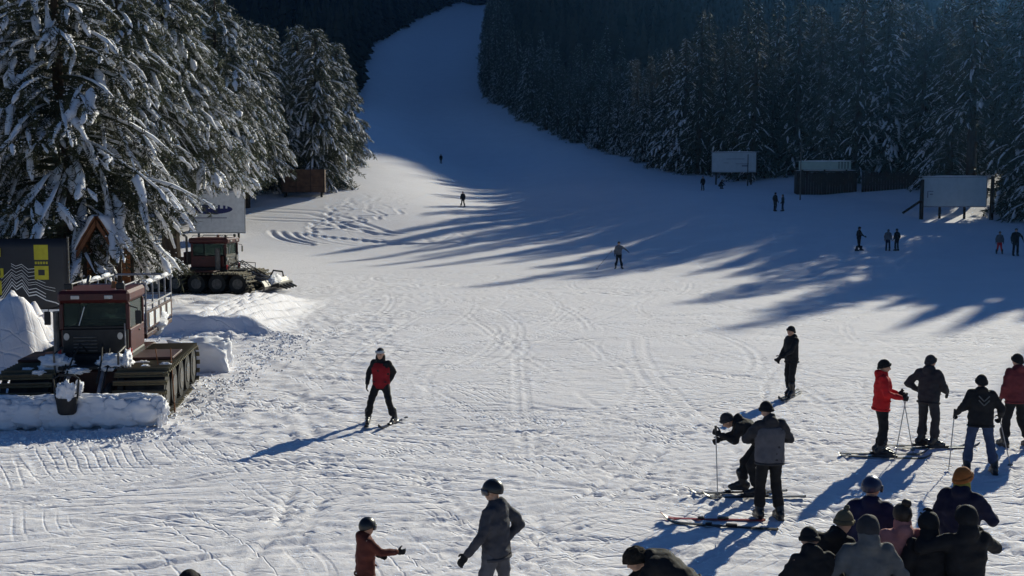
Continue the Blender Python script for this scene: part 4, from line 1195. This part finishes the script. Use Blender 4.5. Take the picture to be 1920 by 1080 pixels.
BASE = dict(pelvis=(0, 0, .95), chest=(0, .02, 1.28), neck=(0, 0, 1.475), head=(0, .035, 1.60),
            shL=(-.178, 0, 1.405), elL=(-.26, -.03, 1.14), wrL=(-.27, .08, .92), shR=(.178, 0, 1.405), elR=(.26, -.03, 1.14), wrR=(.27, .08, .92),
            hipL=(-.095, 0, .92), knL=(-.115, .04, .52), anL=(-.125, .0, .10), hipR=(.095, 0, .92), knR=(.115, .04, .52), anR=(.125, .0, .10))
NP = [0]
def person(label, x, y, rz, H, jacket, trousers, J=None, hat=('beanie', 'black'), look=(0, 0), gloves='black', boots='black', vox=.016, bulk=1.0, hands=('relax', 'relax'),
           toes=(0, 0), extra=(), hood=True, ski=None, poles=None, group=None, z=None, face=True, scarf=None, vest=None, roll=0):
    NP[0] += 1; seed = NP[0]
    s = H / 1.76
    P = {k_: Vector(v) * s for k_, v in BASE.items()}
    for k_, v in (J or {}).items(): P[k_] = Vector(v) * s
    gz = hz(x, y) if z is None else z
    lift = .03 if ski else .0
    root = empty('person', (x, y, gz + lift - .01), rz)
    tag(root, label, 'person', group)
    latS = (P['shR'] - P['shL']).normalized(); latH = (P['hipR'] - P['hipL']).normalized()
    pel, che, nek, hed = P['pelvis'], P['chest'], P['neck'], P['head']
    up = (che - pel).normalized()
    far_ = vox > .025
    Mh = Matrix.Rotation(rad(look[0]), 3, 'Z') @ Matrix.Rotation(rad(look[1]), 3, 'X') @ Matrix.Rotation(rad(roll), 3, 'Y')
    hs = 1.0 * s ** .6
    # body: one skin from head to feet
    b = MB()
    b.ell(hed + Mh @ Vector((0, -.008, .028)) * hs, Vector((.076, .096, .088)) * hs, 14, 10, Mh)
    b.ell(hed + Mh @ Vector((0, .018, -.045)) * hs, Vector((.060, .074, .070)) * hs, 12, 8, Mh)
    if not far_:
        b.ell(hed + Mh @ Vector((0, .058, -.088)) * hs, Vector((.028, .026, .024)) * hs, 10, 6, Mh)          # chin
        capsule(b, hed + Mh @ Vector((0, .086, .015)) * hs, .011 * hs, hed + Mh @ Vector((0, .108, -.028)) * hs, .018 * hs, 8)   # nose
        for q in (-1, 1):
            b.ell(hed + Mh @ Vector((q * .032, .078, .025)) * hs, Vector((.024, .016, .010)) * hs, 8, 6, Mh)  # brow
            b.ell(hed + Mh @ Vector((q * .080, -.002, -.008)) * hs, Vector((.012, .022, .034)) * hs, 8, 6, Mh)  # ear
            b.ell(hed + Mh @ Vector((q * .040, .066, -.025)) * hs, Vector((.022, .020, .022)) * hs, 8, 6, Mh)  # cheek
    capsule(b, nek - (nek - che) * .25, .056 * s, hed + Mh @ Vector((0, -.015, -.03)) * hs, .052 * s)
    body_loft(b, [(pel - up * .08 * s, .14 * s, .10 * s), (pel, .155 * s, .115 * s), (pel.lerp(che, .5), .135 * s, .10 * s), (che, .165 * s, .115 * s), (che.lerp(nek, .7), .12 * s, .08 * s), (nek, .055 * s, .055 * s)], latS)
    for q in 'LR':
        capsule(b, P['sh' + q], .055 * s, P['el' + q], .042 * s); capsule(b, P['el' + q], .042 * s, P['wr' + q], .031 * s)
        wd = (P['wr' + q] - P['el' + q]).normalized(); capsule(b, P['wr' + q], .03 * s, P['wr' + q] + wd * .05 * s, .026 * s)
        capsule(b, P['hip' + q], .085 * s, P['kn' + q], .058 * s); capsule(b, P['kn' + q], .056 * s, P['an' + q], .042 * s)
        capsule(b, P['an' + q], .045 * s, P['an' + q] + Vector((0, .12, -.05)) * s, .035 * s)
    bo = fuse(b, 'body', SKIN, root, vox if not far_ else .03, 3)
    if face and not far_:
        for q in (-1, 1):
            MB().ell(hed + Mh @ Vector((q * .032, .0855, .004)) * hs, Vector((.012, .008, .008)) * hs, 10, 6, Mh).build('eye', EYEM, bo, smooth=True)
        MB().ell(hed + Mh @ Vector((0, .086, -.056)) * hs, Vector((.022, .008, .006)) * hs, 10, 6, Mh).build('mouth', LIP, bo, smooth=True)
    # trousers
    t = MB(); upH = (pel.lerp(che, .4) - pel).normalized()
    body_loft(t, [(pel - upH * .13 * s, .15 * s, .12 * s), (pel - upH * .07 * s, .18 * s, .14 * s), (pel, .178 * s, .142 * s), (pel + upH * .09 * s, .165 * s, .13 * s)], latH)
    for q in 'LR':
        capsule(t, P['hip' + q], .105 * s, P['kn' + q], .080 * s, 12)
        mid = P['kn' + q].lerp(P['an' + q], .45)
        capsule(t, P['kn' + q], .079 * s, mid, .082 * s, 12)
        end = P['an' + q] + (P['kn' + q] - P['an' + q]).normalized() * .14 * s
        capsule(t, mid, .082 * s, end, .088 * s, 12)
    fuse(t, 'trousers', CL[trousers], root, max(vox * 1.15, .017), 7, .013 if not far_ else 0, seed)
    # jacket
    j = MB(); B = bulk * s
    body_loft(j, [(pel - up * .10 * s, .195 * B, .152 * B), (pel, .198 * B, .152 * B), (pel.lerp(che, .45), .190 * B, .145 * B), (che, .215 * B, .155 * B), (che.lerp(nek, .55), .19 * B, .13 * B), (che.lerp(nek, .85), .115 * s, .10 * s), (nek + (hed - nek) * .2, .092 * s, .092 * s), (nek + (hed - nek) * .42, .088 * s, .090 * s)], latS)
    for q in 'LR':
        capsule(j, P['sh' + q].lerp(che, .06), .080 * B, P['el' + q], .066 * B, 12)
        capsule(j, P['el' + q], .070 * B, P['wr' + q].lerp(P['el' + q], .06), .052 * s, 12)
    if hood: 
        fw = latS.cross(up) * -1
        j.ell(nek - (up.cross(latS) * -1) * .085 * s * -1 * (1 if True else 1) if False else nek + latS.cross(nek - che).normalized() * .085 * s + up * .0, Vector((.10, .06, .075)) * s, 10, 8)
    if hat[0] == 'hood':
        bk_ = latS.cross(nek - che).normalized()
        capsule(j, nek + bk_ * .05 * s, .105 * s, hed + bk_ * .035 * s - Vector((0, 0, .02)), .095 * s)
    for q in 'LR':
        j.ell(P['sh' + q].lerp(che, .34) + Vector((0, 0, .015)), Vector((.095, .09, .085)) * B, 12, 8)
    jk = fuse(j, 'jacket', CL[jacket], root, max(vox * 1.15, .018), 9, .017 if not far_ else 0, seed + 50)
    if not far_:
        # hem band, cuffs, zip and pocket flaps
        hb_ = MB(); c0 = pel - up * .105 * s; w0, d0 = .198 * B, .155 * B; rings = []
        vv = up.cross(latS).normalized()
        for i in range(29):
            a = 2 * math.pi * i / 28
            o_ = latS * math.copysign(abs(math.cos(a)) ** .85, math.cos(a)) * w0 + vv * math.sin(a) * d0
            rings.append([c0 + o_ * k_ + up * z_ * s for k_, z_ in ((.93, -.02), (1.04, -.018), (1.05, .012), (.95, .016))])
        hb_.loft(rings); hb_.build('hem', CL[jacket], jk, smooth=True)
        fwd = -latS.cross(up).normalized() * -1
        fwd = fwd if fwd.y > 0 else -fwd
        zp = MB()
        zp.tube([pel + fwd * .150 * B - up * .08 * s, pel.lerp(che, .45) + fwd * .146 * B, che + fwd * .154 * B, che.lerp(nek, .55) + fwd * .128 * B], .007, 5)
        zp.build('zip', HARD['black'], jk)
        for q in (-1, 1):
            c_ = pel.lerp(che, .18) + latS * q * .12 * B + fwd * .128 * B
            MB().ell(c_, Vector((.055, .018, .014)) * s, 10, 6).build('pocket_flap', CL[jacket], jk, smooth=True)
    if vest:
        v_ = MB(); body_loft(v_, [(pel - up * .10 * s, .203 * B, .160 * B), (pel - up * .02 * s, .208 * B, .164 * B), (pel.lerp(che, .45), .200 * B, .157 * B), (che, .222 * B, .166 * B), (che.lerp(nek, .6), .165 * B, .142 * B)], latS)
        fuse(v_, 'vest', CL[vest], root, .02, 3, .006, seed)
    # hands and boots
    for i, q in enumerate('LR'):
        d_ = (P['wr' + q] - P['el' + q]).normalized()
        zax = -d_; th = Vector((0, 1, 0)) if abs(d_.y) < .8 else Vector((0, 0, 1))
        yax = (th - zax * th.dot(zax)).normalized(); xax = yax.cross(zax)
        M = Matrix((xax, yax, zax)).transposed().to_4x4()
        sc = s * (1.08 if gloves else .95)
        S4 = Matrix.Diagonal((sc * (-1 if q == 'L' else 1), sc, sc, 1))
        h_ = link('glove' if gloves else 'hand', ME_RELAX if hands[i] == 'relax' else ME_GRIP, CL[gloves] if gloves else SKIN, root)
        h_.matrix_local = Matrix.Translation(P['wr' + q]) @ M @ S4
        bt = link('boot', ME_BOOT, HARD.get(boots, HARD['black']), root)
        a = P['an' + q]
        bt.matrix_local = Matrix.Translation((a.x, a.y, a.z - .10 * s)) @ Matrix.Rotation(rad(toes[i]), 4, 'Z') @ Matrix.Diagonal((s, s, s, 1))
    # headgear
    kind, hc = hat
    def put(name, VF, m, parent=root, off=(0, 0, 0)):
        V, Fs = VF
        mb = MB(); mb.add([hed + Mh @ ((v + Vector(off)) * hs) for v in V], Fs)
        return mb.build(name, m, parent, smooth=True)
    if kind == 'helmet':
        he = put('helmet', dome(.106, .126, .120, 72, 122, .018), HARD[hc], off=(0, -.010, .022))
        gg = []
        mb = MB(); n = 14; rings = []
        for i in range(n + 1):
            a = rad(-78 + 156 * i / n)
            c = Vector((math.sin(a) * .100, math.cos(a) * .118 - .004, .012)); o_ = Vector((math.sin(a), math.cos(a), 0))
            rings.append([hed + Mh @ ((c + o_ * dx + Vector((0, 0, dz))) * hs) for dx, dz in ((-.01, -.036), (.014, -.034), (.018, 0), (.014, .034), (-.01, .036))])
        mb.loft(rings); mb.build('goggles', GOG, he, smooth=True)
    elif kind in ('beanie', 'fur', 'hairback'):
        bump_ = {'beanie': .03, 'fur': .16, 'hairback': .08}[kind]
        sc = {'beanie': (.092, .112, .118), 'fur': (.135, .150, .135), 'hairback': (.094, .118, .112)}[kind]
        m_ = CL['hair'] if kind == 'hairback' else CL[hc]
        he = put({'beanie': 'knit_hat', 'fur': 'fur_hat', 'hairback': 'hair'}[kind], dome(*sc, 76, 124 if kind != 'hairback' else 150, .012, bumpy=bump_, freq=40 if kind != 'fur' else 22), m_, off=(0, -.008, .016))
        if kind == 'beanie' and not far_:
            mb = MB(); n = 24; rings = []
            for i in range(n + 1):
                a = 2 * math.pi * i / n; w = .5 + .5 * math.sin(a)
                th_ = rad(124 + (76 - 124) * w) - .10
                c = Vector((math.sin(th_) * math.cos(a) * .095, math.sin(th_) * math.sin(a) * .115, math.cos(th_) * .118)) + Vector((0, -.008, .016)); o_ = Vector((math.cos(a), math.sin(a), 0))
                rings.append([hed + Mh @ ((c + o_ * dx + Vector((0, 0, dz))) * hs) for dx, dz in ((-.004, -.024), (.008, -.022), (.011, 0), (.008, .024), (-.004, .026))])
            mb.loft(rings); mb.build('brim', m_, he, smooth=True)
            if hc == 'tan':
                mb = MB(); mb.ell(hed + Mh @ Vector((0, -.02, .15)) * hs, (.032, .032, .03), 12, 8); mb.build('pompom', m_, he, smooth=True, jitter=.01, jf=30)
    elif kind == 'hood':
        put('hood', dome(.108, .124, .126, 62, 150, .02, bumpy=.07, freq=14), CL[hc], off=(0, -.02, .015))
    elif kind == 'bun':
        he = put('hair', dome(.096, .118, .112, 66, 150, .012, bumpy=.08, freq=40), CL['hair'], off=(0, -.008, .022))
        mb = MB(); mb.ell(hed + Mh @ Vector((.03, -.05, .13)) * hs, (.05, .05, .045), 12, 8); mb.build('hair_bun', CL['hair'], he, smooth=True, jitter=.008, jf=20)
    elif kind == 'longhair':
        he = put('knit_hat', dome(.094, .114, .118, 66, 100, .012, bumpy=.03, freq=40), CL[hc], off=(0, -.008, .026))
        mb = MB()
        for q in (-1, 1): capsule(mb, hed + Mh @ Vector((q * .07, -.02, -.02)) * hs, .035, hed + Mh @ Vector((q * .10, .05, -.25)) * hs, .03)
        capsule(mb, hed + Mh @ Vector((0, -.06, 0)) * hs, .07, hed + Mh @ Vector((0, -.08, -.22)) * hs, .07)
        fuse(mb, 'hair', CL['hair'], root, .02, 3, .01, seed)
        mb = MB(); n = 14; rings = []
        for i in range(n + 1):
            a = rad(-80 + 160 * i / n)
            c = Vector((math.sin(a) * .094, math.cos(a) * .114 - .006, .055)); o_ = Vector((math.sin(a), math.cos(a), 0))
            rings.append([hed + Mh @ ((c + o_ * dx + Vector((0, 0, dz))) * hs) for dx, dz in ((-.01, -.03), (.016, -.028), (.02, 0), (.016, .028), (-.01, .03))])
        mb.loft(rings); mb.build('goggles', HARD['silver'], he, smooth=True)
    if scarf:
        mb = MB(); capsule(mb, nek - Vector((0, 0, .02)), .10 * s, nek + (hed - nek) * .45, .095 * s)

        fuse(mb, 'scarf', CL[scarf], root, .018, 3, .008, seed)
    # skis and poles are things of their own
    Rz = Matrix.Rotation(rz, 4, 'Z')
    short = label
    if ski:
        col, angs, L, who = ski
        for i, q in enumerate('LR'):
            a = Rz @ P['an' + q]
            make_ski((x + a.x, y + a.y), rz + rad(angs[i]), L, col, ('left' if q == 'L' else 'right') + ' ' + col + ' ski worn by ' + who, gz)
    if poles:
        for q, tip, lab in poles:
            w_ = Rz @ (P['wr' + q] + (P['wr' + q] - P['el' + q]).normalized() * .09 * s)
            tp = Rz @ (Vector(tip) * s)
            make_pole((x + w_.x, y + w_.y, gz + lift + w_.z), (x + tp.x, y + tp.y, hz(x + tp.x, y + tp.y) + .01) if tip[2] < .02 else (x + tp.x, y + tp.y, gz + tp.z), lab)
    return root

SKIME = {}
def make_ski(xy, rz, L, col, label, gz=None):
    if L not in SKIME:
        mb = MB(); rings = []
        for t_, w, zz in ((-.45, .030, .012), (-.44, .040, .004), (-.25, .037, .0), (0, .034, .002), (.25, .038, .0), (.42, .047, .004), (.47, .044, .018), (.51, .034, .050), (.535, .018, .085), (.54, .006, .095)):
            rings.append([(w * a, t_ * L, zz + b_) for a, b_ in ((-1, 0), (1, 0), (1, .012), (.6, .016), (-.6, .016), (-1, .012))])
        mb.loft(rings); o = mb.build('ski', SKI['black']); SKIME[L] = o.data; bpy.data.objects.remove(o)
    o = link('ski', SKIME[L], SKI[col])
    d_ = Vector((-math.sin(rz), math.cos(rz)))
    f_ = [hz(xy[0] + d_.x * q * L, xy[1] + d_.y * q * L) for q in (-.4, -.2, 0, .2, .45)]
    pitch = math.atan2((f_[3] + f_[4]) / 2 - (f_[0] + f_[1]) / 2, L * .62)
    z0 = max(sum(f_) / 5, (gz if gz is not None else -9)) + .012
    o.location = (xy[0], xy[1], z0); o.rotation_euler = (pitch * .8, 0, rz)
    MB().box((-.035, -.16, .0165), (.035, .0, .045), .008).build('heel_binding', HARD['black'], o)
    MB().box((-.035, .19, .0165), (.035, .28, .045), .008).build('toe_binding', HARD['black'], o)
    return tag(o, label, 'ski', 'skis on the snow')
def make_pole(top, tip, label):
    top = Vector(top); tip = Vector(tip); d_ = (top - tip).normalized()
    o = MB().tube([(0, 0, 0), tuple(top - tip)], [.008, .009], 6).build('ski_pole', POLEM)
    MB().tube([tuple(top - tip - d_ * .04), tuple(top - tip + d_ * .10)], [.018, .02], 8).build('grip', HARD['black'], o)
    MB().tube([tuple(d_ * .06), tuple(d_ * .07)], [.045, .045], 10).build('basket', HARD['black'], o)
    o.location = tip
    return tag(o, label, 'ski pole', 'ski poles in use')

D = rad
# --- skiers in the middle distance
person('skier in a dark red and black jacket with goggles gliding towards the camera alone', -2.68, 22.25, D(172), 1.56, 'black', 'black',
       dict(anL=(-.30, -.02, .10), anR=(.30, .06, .10), knL=(-.20, .10, .52), knR=(.21, .14, .52), pelvis=(0, -.02, .92), hipL=(-.10, 0, .89), hipR=(.10, 0, .89),
            elR=(.29, -.02, 1.15), wrR=(.31, .06, .92), elL=(-.27, -.12, 1.17), wrL=(-.20, -.10, .98)),
       ('longhair', 'charcoal'), toes=(-8, 10), ski=('black', (-10, 12), 1.4, 'the gliding skier in dark red'), vest='darkred')
person('dark skier facing left with one arm held out, above the bowed pair', 6.51, 25.36, D(112), 1.66, 'black', 'black',
       dict(elL=(-.26, .20, 1.16), wrL=(-.28, .50, 1.02), elR=(.25, .02, 1.14), wrR=(.26, .14, .94), knL=(-.12, .07, .52), knR=(.13, .02, .52), anR=(.14, -.06, .10), anL=(-.13, .06, .10)),
       ('beanie', 'black'), (8, -4), ski=('black', (38, 38), 1.6, 'the dark skier with his arm held out'), toes=(30, 30))
person('skier in a bright red jacket and black trousers holding a pole', 6.58, 19.34, D(-100), 1.76, 'red', 'black',
       dict(elL=(-.24, .06, 1.14), wrL=(-.16, .30, 1.10), elR=(.25, .05, 1.14), wrR=(.17, .31, 1.08), knL=(-.10, .06, .52), knR=(.10, .04, .52)),
       ('beanie', 'black'), (-6, -8), hands=('grip', 'grip'), ski=('black', (6, 2), 1.6, 'the bright red jacket skier'),
       poles=(('L', (-.30, .62, 0), 'ski pole in front of the bright red jacket skier'), ('R', (.2, .22, 0), 'ski pole close to the leg of the bright red jacket skier')))
person('tall skier all in charcoal with a hand on the hip', 7.67, 19.99, D(-50), 1.74, 'charcoal', 'charcoal',
       dict(elL=(-.40, -.06, 1.16), wrL=(-.22, .06, 1.02), elR=(.27, .06, 1.14), wrR=(.22, .24, 1.02), knL=(-.13, .05, .52), knR=(.14, .02, .52)),
       ('beanie', 'charcoal'), (-10, -4), bulk=1.05, ski=('black', (-45, -38), 1.6, 'the charcoal skier with hand on hip'), toes=(-30, -30))
person('skier seen from behind in dark jacket and blue jeans, two poles', 7.86, 18.18, D(-8), 1.70, 'black', 'denim',
       dict(elL=(-.30, -.02, 1.16), wrL=(-.36, .16, 1.02), elR=(.33, -.03, 1.14), wrR=(.36, .14, .98), anL=(-.20, .02, .10), anR=(.24, -.04, .10), knL=(-.16, .06, .52), knR=(.18, .04, .52)),
       ('beanie', 'black'), (0, -6), hands=('grip', 'grip'), bulk=1.1,
       poles=(('L', (-.48, .10, 0), 'ski pole in the left hand of the skier in blue jeans'), ('R', (.62, .30, 0), 'ski pole in the right hand of the skier in blue jeans')))
person('person in a maroon jacket cut by the right picture edge', 9.35, 20.1, D(10), 1.78, 'maroon', 'black',
       dict(anL=(-.20, .04, .10), anR=(.22, -.1, .10), knL=(-.16, .06, .52)), ('beanie', 'black'), (10, -5), bulk=1.1)
person('man in grey vest over dark clothes seen from behind, hands in front', 3.70, 15.53, D(6), 1.74, 'charcoal', 'black',
       dict(elR=(.33, .10, 1.17), wrR=(.14, .27, 1.16), elL=(-.32, .12, 1.17), wrL=(-.10, .29, 1.14), anL=(-.13, .02, .10), anR=(.15, -.04, .10), head=(-.03, .09, 1.60)),
       ('beanie', 'black'), (15, -28), bulk=1.06, vest='grey')
person('person bending forward over a pole beside the man in the grey vest', 3.78, 16.75, D(82), 1.66, 'black', 'black',
       dict(pelvis=(0, -.12, .88), chest=(0, .16, 1.10), neck=(0, .34, 1.20), head=(0, .47, 1.22), shL=(-.18, .28, 1.18), shR=(.18, .28, 1.18), elL=(-.24, .36, .94), wrL=(-.20, .58, 1.02), elR=(.26, .34, .95), wrR=(.22, .56, .86),
            hipL=(-.10, -.12, .86), hipR=(.10, -.12, .86), knL=(-.12, .10, .50), anL=(-.13, -.04, .10), knR=(.12, .18, .52), anR=(.13, .20, .13)),
       ('beanie', 'charcoal'), (0, -45), hands=('grip', 'grip'), ski=('black', (5, 14), 1.6, 'the person bending over the pole'),
       poles=(('L', (-.24, .62, 0), 'ski pole held upright by the bending person'),))
# pale chevron printed on the back of the skier in jeans
bk_ = [o for o in bpy.data.objects if o.get('label', '').startswith('skier seen from behind in dark jacket')][0]
for q in range(2):
    m_ = MB(); zc = 1.30 - q * .07
    for sd in (-1, 1): m_.tube([(0, -.165, zc - .05), (sd * .085, -.160, zc + .04)], .011, 6)
    m_.build('back_print', CL['midgrey'], bk_)
make_ski((2.95, 15.45), D(84), 1.5, 'red', 'red ski lying on the snow left of the man in the vest')
make_ski((3.0, 15.10), D(79), 1.6, 'black', 'black ski lying nearest the camera left of the vest man')
# --- near figures cut by the lower edge
person('helmeted skier in dark grey with goggles looking left', -.17, 11.59, D(62), 1.62, 'slate', 'grey',
       dict(elL=(-.29, .04, 1.14), wrL=(-.34, .20, .92), elR=(.33, -.14, 1.17), wrR=(.20, -.04, 1.00), anL=(-.17, .06, .10), anR=(.20, -.12, .10), knL=(-.14, .10, .52), knR=(.17, -.02, .52), head=(0, .05, 1.61)),
       ('helmet', 'black'), (12, -10), vox=.014, bulk=1.02)
person('child in a reddish brown jacket and dark helmet stretching an arm right', -1.58, 11.53, D(-62), 1.2, 'brown', 'brown',
       dict(elR=(.28, .16, 1.24), wrR=(.25, .44, 1.20), elL=(-.27, .06, 1.14), wrL=(-.22, .26, 1.06), head=(0, .05, 1.59)),
       ('helmet', 'black'), (20, -10), vox=.014)
person('person bent low in black with a dark fur hat at the lower edge', 1.60, 10.8, D(80), 1.5, 'black', 'black',
       dict(pelvis=(0, -.16, .88), chest=(0, .10, 1.08), neck=(0, .27, 1.13), head=(.0, .42, 1.11), shL=(-.18, .20, 1.13), shR=(.18, .20, 1.13), elL=(-.24, .34, .92), wrL=(-.20, .52, .82), elR=(.25, .33, .9), wrR=(.2, .5, .8),
            hipL=(-.10, -.16, .86), hipR=(.10, -.16, .86), knL=(-.12, .10, .50), knR=(.12, .10, .50)),
       ('fur', 'fur'), (5, -30), vox=.015, bulk=1.15)
person('spectator of whom only the dark hat top shows at the lower edge', -2.56, 8.45, D(0), 1.70, 'black', 'black', {}, ('beanie', 'black'), vox=.02)
# --- the crowd at the lower right
G = 'spectators at the lower right'
person('bulky spectator in a black jacket with bowed head, left end of the crowd', 2.80, 9.97, D(8), 1.62, 'black', 'black',
       dict(head=(.02, .15, 1.55), neck=(0, .05, 1.46), elL=(-.31, .04, 1.15), elR=(.31, .04, 1.15), wrL=(-.2, .24, 1.1), wrR=(.2, .24, 1.1)), ('beanie', 'black'), (-10, -40), vox=.014, bulk=1.0, group=G)
person('spectator with an olive brown knit hat leaning out behind the bulky black jacket', 3.14, 10.55, D(-30), 1.63, 'black', 'black', dict(head=(.10, .10, 1.58), neck=(.04, .03, 1.46)), ('beanie', 'tan'), (-10, -30), vox=.015, group=G)
person('spectator in a grey hooded jacket seen from behind, second row centre', 3.30, 9.95, D(-4), 1.72, 'midgrey', 'black',
       dict(elL=(-.34, .02, 1.14), elR=(.34, .02, 1.14), wrL=(-.2, .25, 1.08), wrR=(.2, .25, 1.08)), ('hood', 'charcoal'), (0, -5), vox=.014, bulk=1.04, group=G)
person('spectator in a deep blue jacket and dark helmet, back row', 3.80, 11.4, D(-25), 1.70, 'blue', 'black', {}, ('helmet', 'navy'), (-20, -8), vox=.015, bulk=1.08, group=G)
person('woman with dark hair bun in a dusty pink scarf and coat', 3.86, 10.62, D(-6), 1.64, 'pink', 'maroon', {}, ('bun', 'hair'), (0, -10), vox=.014, scarf='pink', group=G)
person('spectator in a black hooded coat right of the pink scarf', 4.06, 10.45, D(-12), 1.60, 'black', 'black', dict(head=(.0, .07, 1.60)), ('hood', 'black'), (-5, -15), vox=.014, bulk=1.0, group=G)
person('spectator in black raising both hands to the face to take a picture', 4.36, 10.3, D(4), 1.70, 'black', 'grey',
       dict(elL=(-.42, .10, 1.28), wrL=(-.30, .22, 1.50), elR=(.36, .12, 1.26), wrR=(.14, .30, 1.50)), ('hood', 'black'), (0, -4), vox=.014, bulk=1.0, hands=('grip', 'grip'), group=G)
person('spectator with orange and yellow hat in a navy jacket, right end of the crowd', 4.90, 11.75, D(-40), 1.72, 'navy', 'black', dict(elR=(.32, .06, 1.18), wrR=(.25, .28, 1.14)), ('beanie', 'orange'), (-25, -5), vox=.015, bulk=1.05, scarf='yellow', group=G)
person('person whose head is outside the lower right corner', 5.9, 9.2, D(0), 1.7, 'black', 'black', {}, ('beanie', 'black'), vox=.03) if False else None
# --- far figures on the slope
far_set = [
 ('far person in pale grey jacket and dark trousers at the shadow edge', 6.65, 68.32, 175, 1.68, 'ltgrey', 'black', dict(elL=(-.38, .02, 1.25), wrL=(-.55, .1, 1.12), anL=(-.2, 0, .1), anR=(.2, 0, .1)), 'black', 1),
 ('small dark skier on the sunlit left of the slope', -5.37, 120.5, 170, 1.7, 'black', 'black', dict(anL=(-.2, 0, .1), anR=(.2, .05, .1)), 'black', 1),
 ('smallest dark figure high on the shaded piste', -11.5, 179.0, 170, 1.6, 'black', 'black', {}, 'black', 0),
 ('dark figure standing alone below the poster board', 20.5, 118.5, 150, 1.55, 'black', 'black', {}, 'black', 0),
 ('dark figure crouching on the snow below the poster board', 22.9, 121.0, -60, 1.55, 'black', 'black',
   dict(pelvis=(0, -.2, .42), chest=(0, .05, .72), neck=(0, .12, .9), head=(0, .18, 1.03), shL=(-.18, .08, .84), shR=(.18, .08, .84), elL=(-.24, .25, .62), wrL=(-.2, .45, .5), elR=(.24, .25, .62), wrR=(.2, .45, .5), hipL=(-.1, -.2, .40), hipR=(.1, -.2, .40), knL=(-.14, .22, .5), knR=(.14, .22, .5), anL=(-.14, .1, .1), anR=(.14, .1, .1)), 'black', 0),
 ('taller, left one of the dark pair in front of the tall pole', 23.26, 97.4, -60, 1.70, 'black', 'black', dict(anL=(-.2, .1, .1), anR=(.12, -.1, .1)), 'black', 0),
 ('shorter, right one of the dark pair in front of the tall pole', 23.95, 97.4, 60, 1.52, 'black', 'navy', {}, 'black', 0),
 ('dark figure striding alone left of the grey and dark pair', 23.3, 73.8, -80, 1.66, 'black', 'black', dict(anL=(-.1, .22, .1), anR=(.12, -.25, .1), knR=(.12, -.02, .5), elR=(.26, .1, 1.15), wrR=(.24, .3, 1.05)), 'black', 0),
 ('grey jacket figure, left one of a close pair in the shade', 25.25, 73.8, -30, 1.5, 'grey', 'navy', dict(head=(0, .12, 1.58)), 'grey', 0),
 ('dark figure, right one of the close pair beside the grey jacket', 25.85, 73.8, 20, 1.52, 'black', 'black', {}, 'black', 0),
 ('child in red trousers near the right edge in the shade', 32.0, 72.1, 160, 1.5, 'grey', 'red', dict(anL=(-.2, 0, .1), anR=(.2, .05, .1)), 'black', 0),
 ('dark figure at the right edge beside the child in red trousers', 32.6, 71.1, 170, 1.82, 'black', 'black', dict(elL=(-.36, 0, 1.2), wrL=(-.4, .1, 1.0)), 'black', 0)]
for lab, x, y, rz, H, jk, tr, J, ht, sk in far_set:
    person(lab, x, y, D(rz), H, jk, tr, J, ('beanie', ht), vox=.03, hood=False, face=False,
           ski=('black', (4, -4), 1.6, lab.split(' on ')[0].split(' at ')[0].replace('far person', 'the far person').replace('small dark', 'the small dark')) if sk else None)
make_pole((6.15, 68.2, hz(6.15, 68.2) + 1.05), (5.2, 67.6, hz(5.2, 67.6) + .02), 'ski pole held out by the far person in pale grey')
apply_pending()

# ------------------------------------------------------------------ added bluish volume imitating the lens veil near the sun
hb = MB().box((-720, -14, -2), (720, 1215, 640), 0.5).build('lens_veil', None)
hm = bpy.data.materials.new('lens_veil_air'); hm.use_nodes = True
hn = hm.node_tree; hn.nodes.remove(hn.nodes['Principled BSDF'])
pv = hn.nodes.new('ShaderNodeVolumePrincipled')
pv.inputs['Color'].default_value = (0.15, 0.43, 1.0, 1)
pv.inputs['Density'].default_value = 0.00010
pv.inputs['Anisotropy'].default_value = 0.86
hn.links.new(pv.outputs[0], hn.nodes['Material Output'].inputs['Volume'])
hb.data.materials.append(hm)
tag(hb, 'thin bluish volume added over the slope to imitate the lens veil', 'lens_veil', kind='stuff')
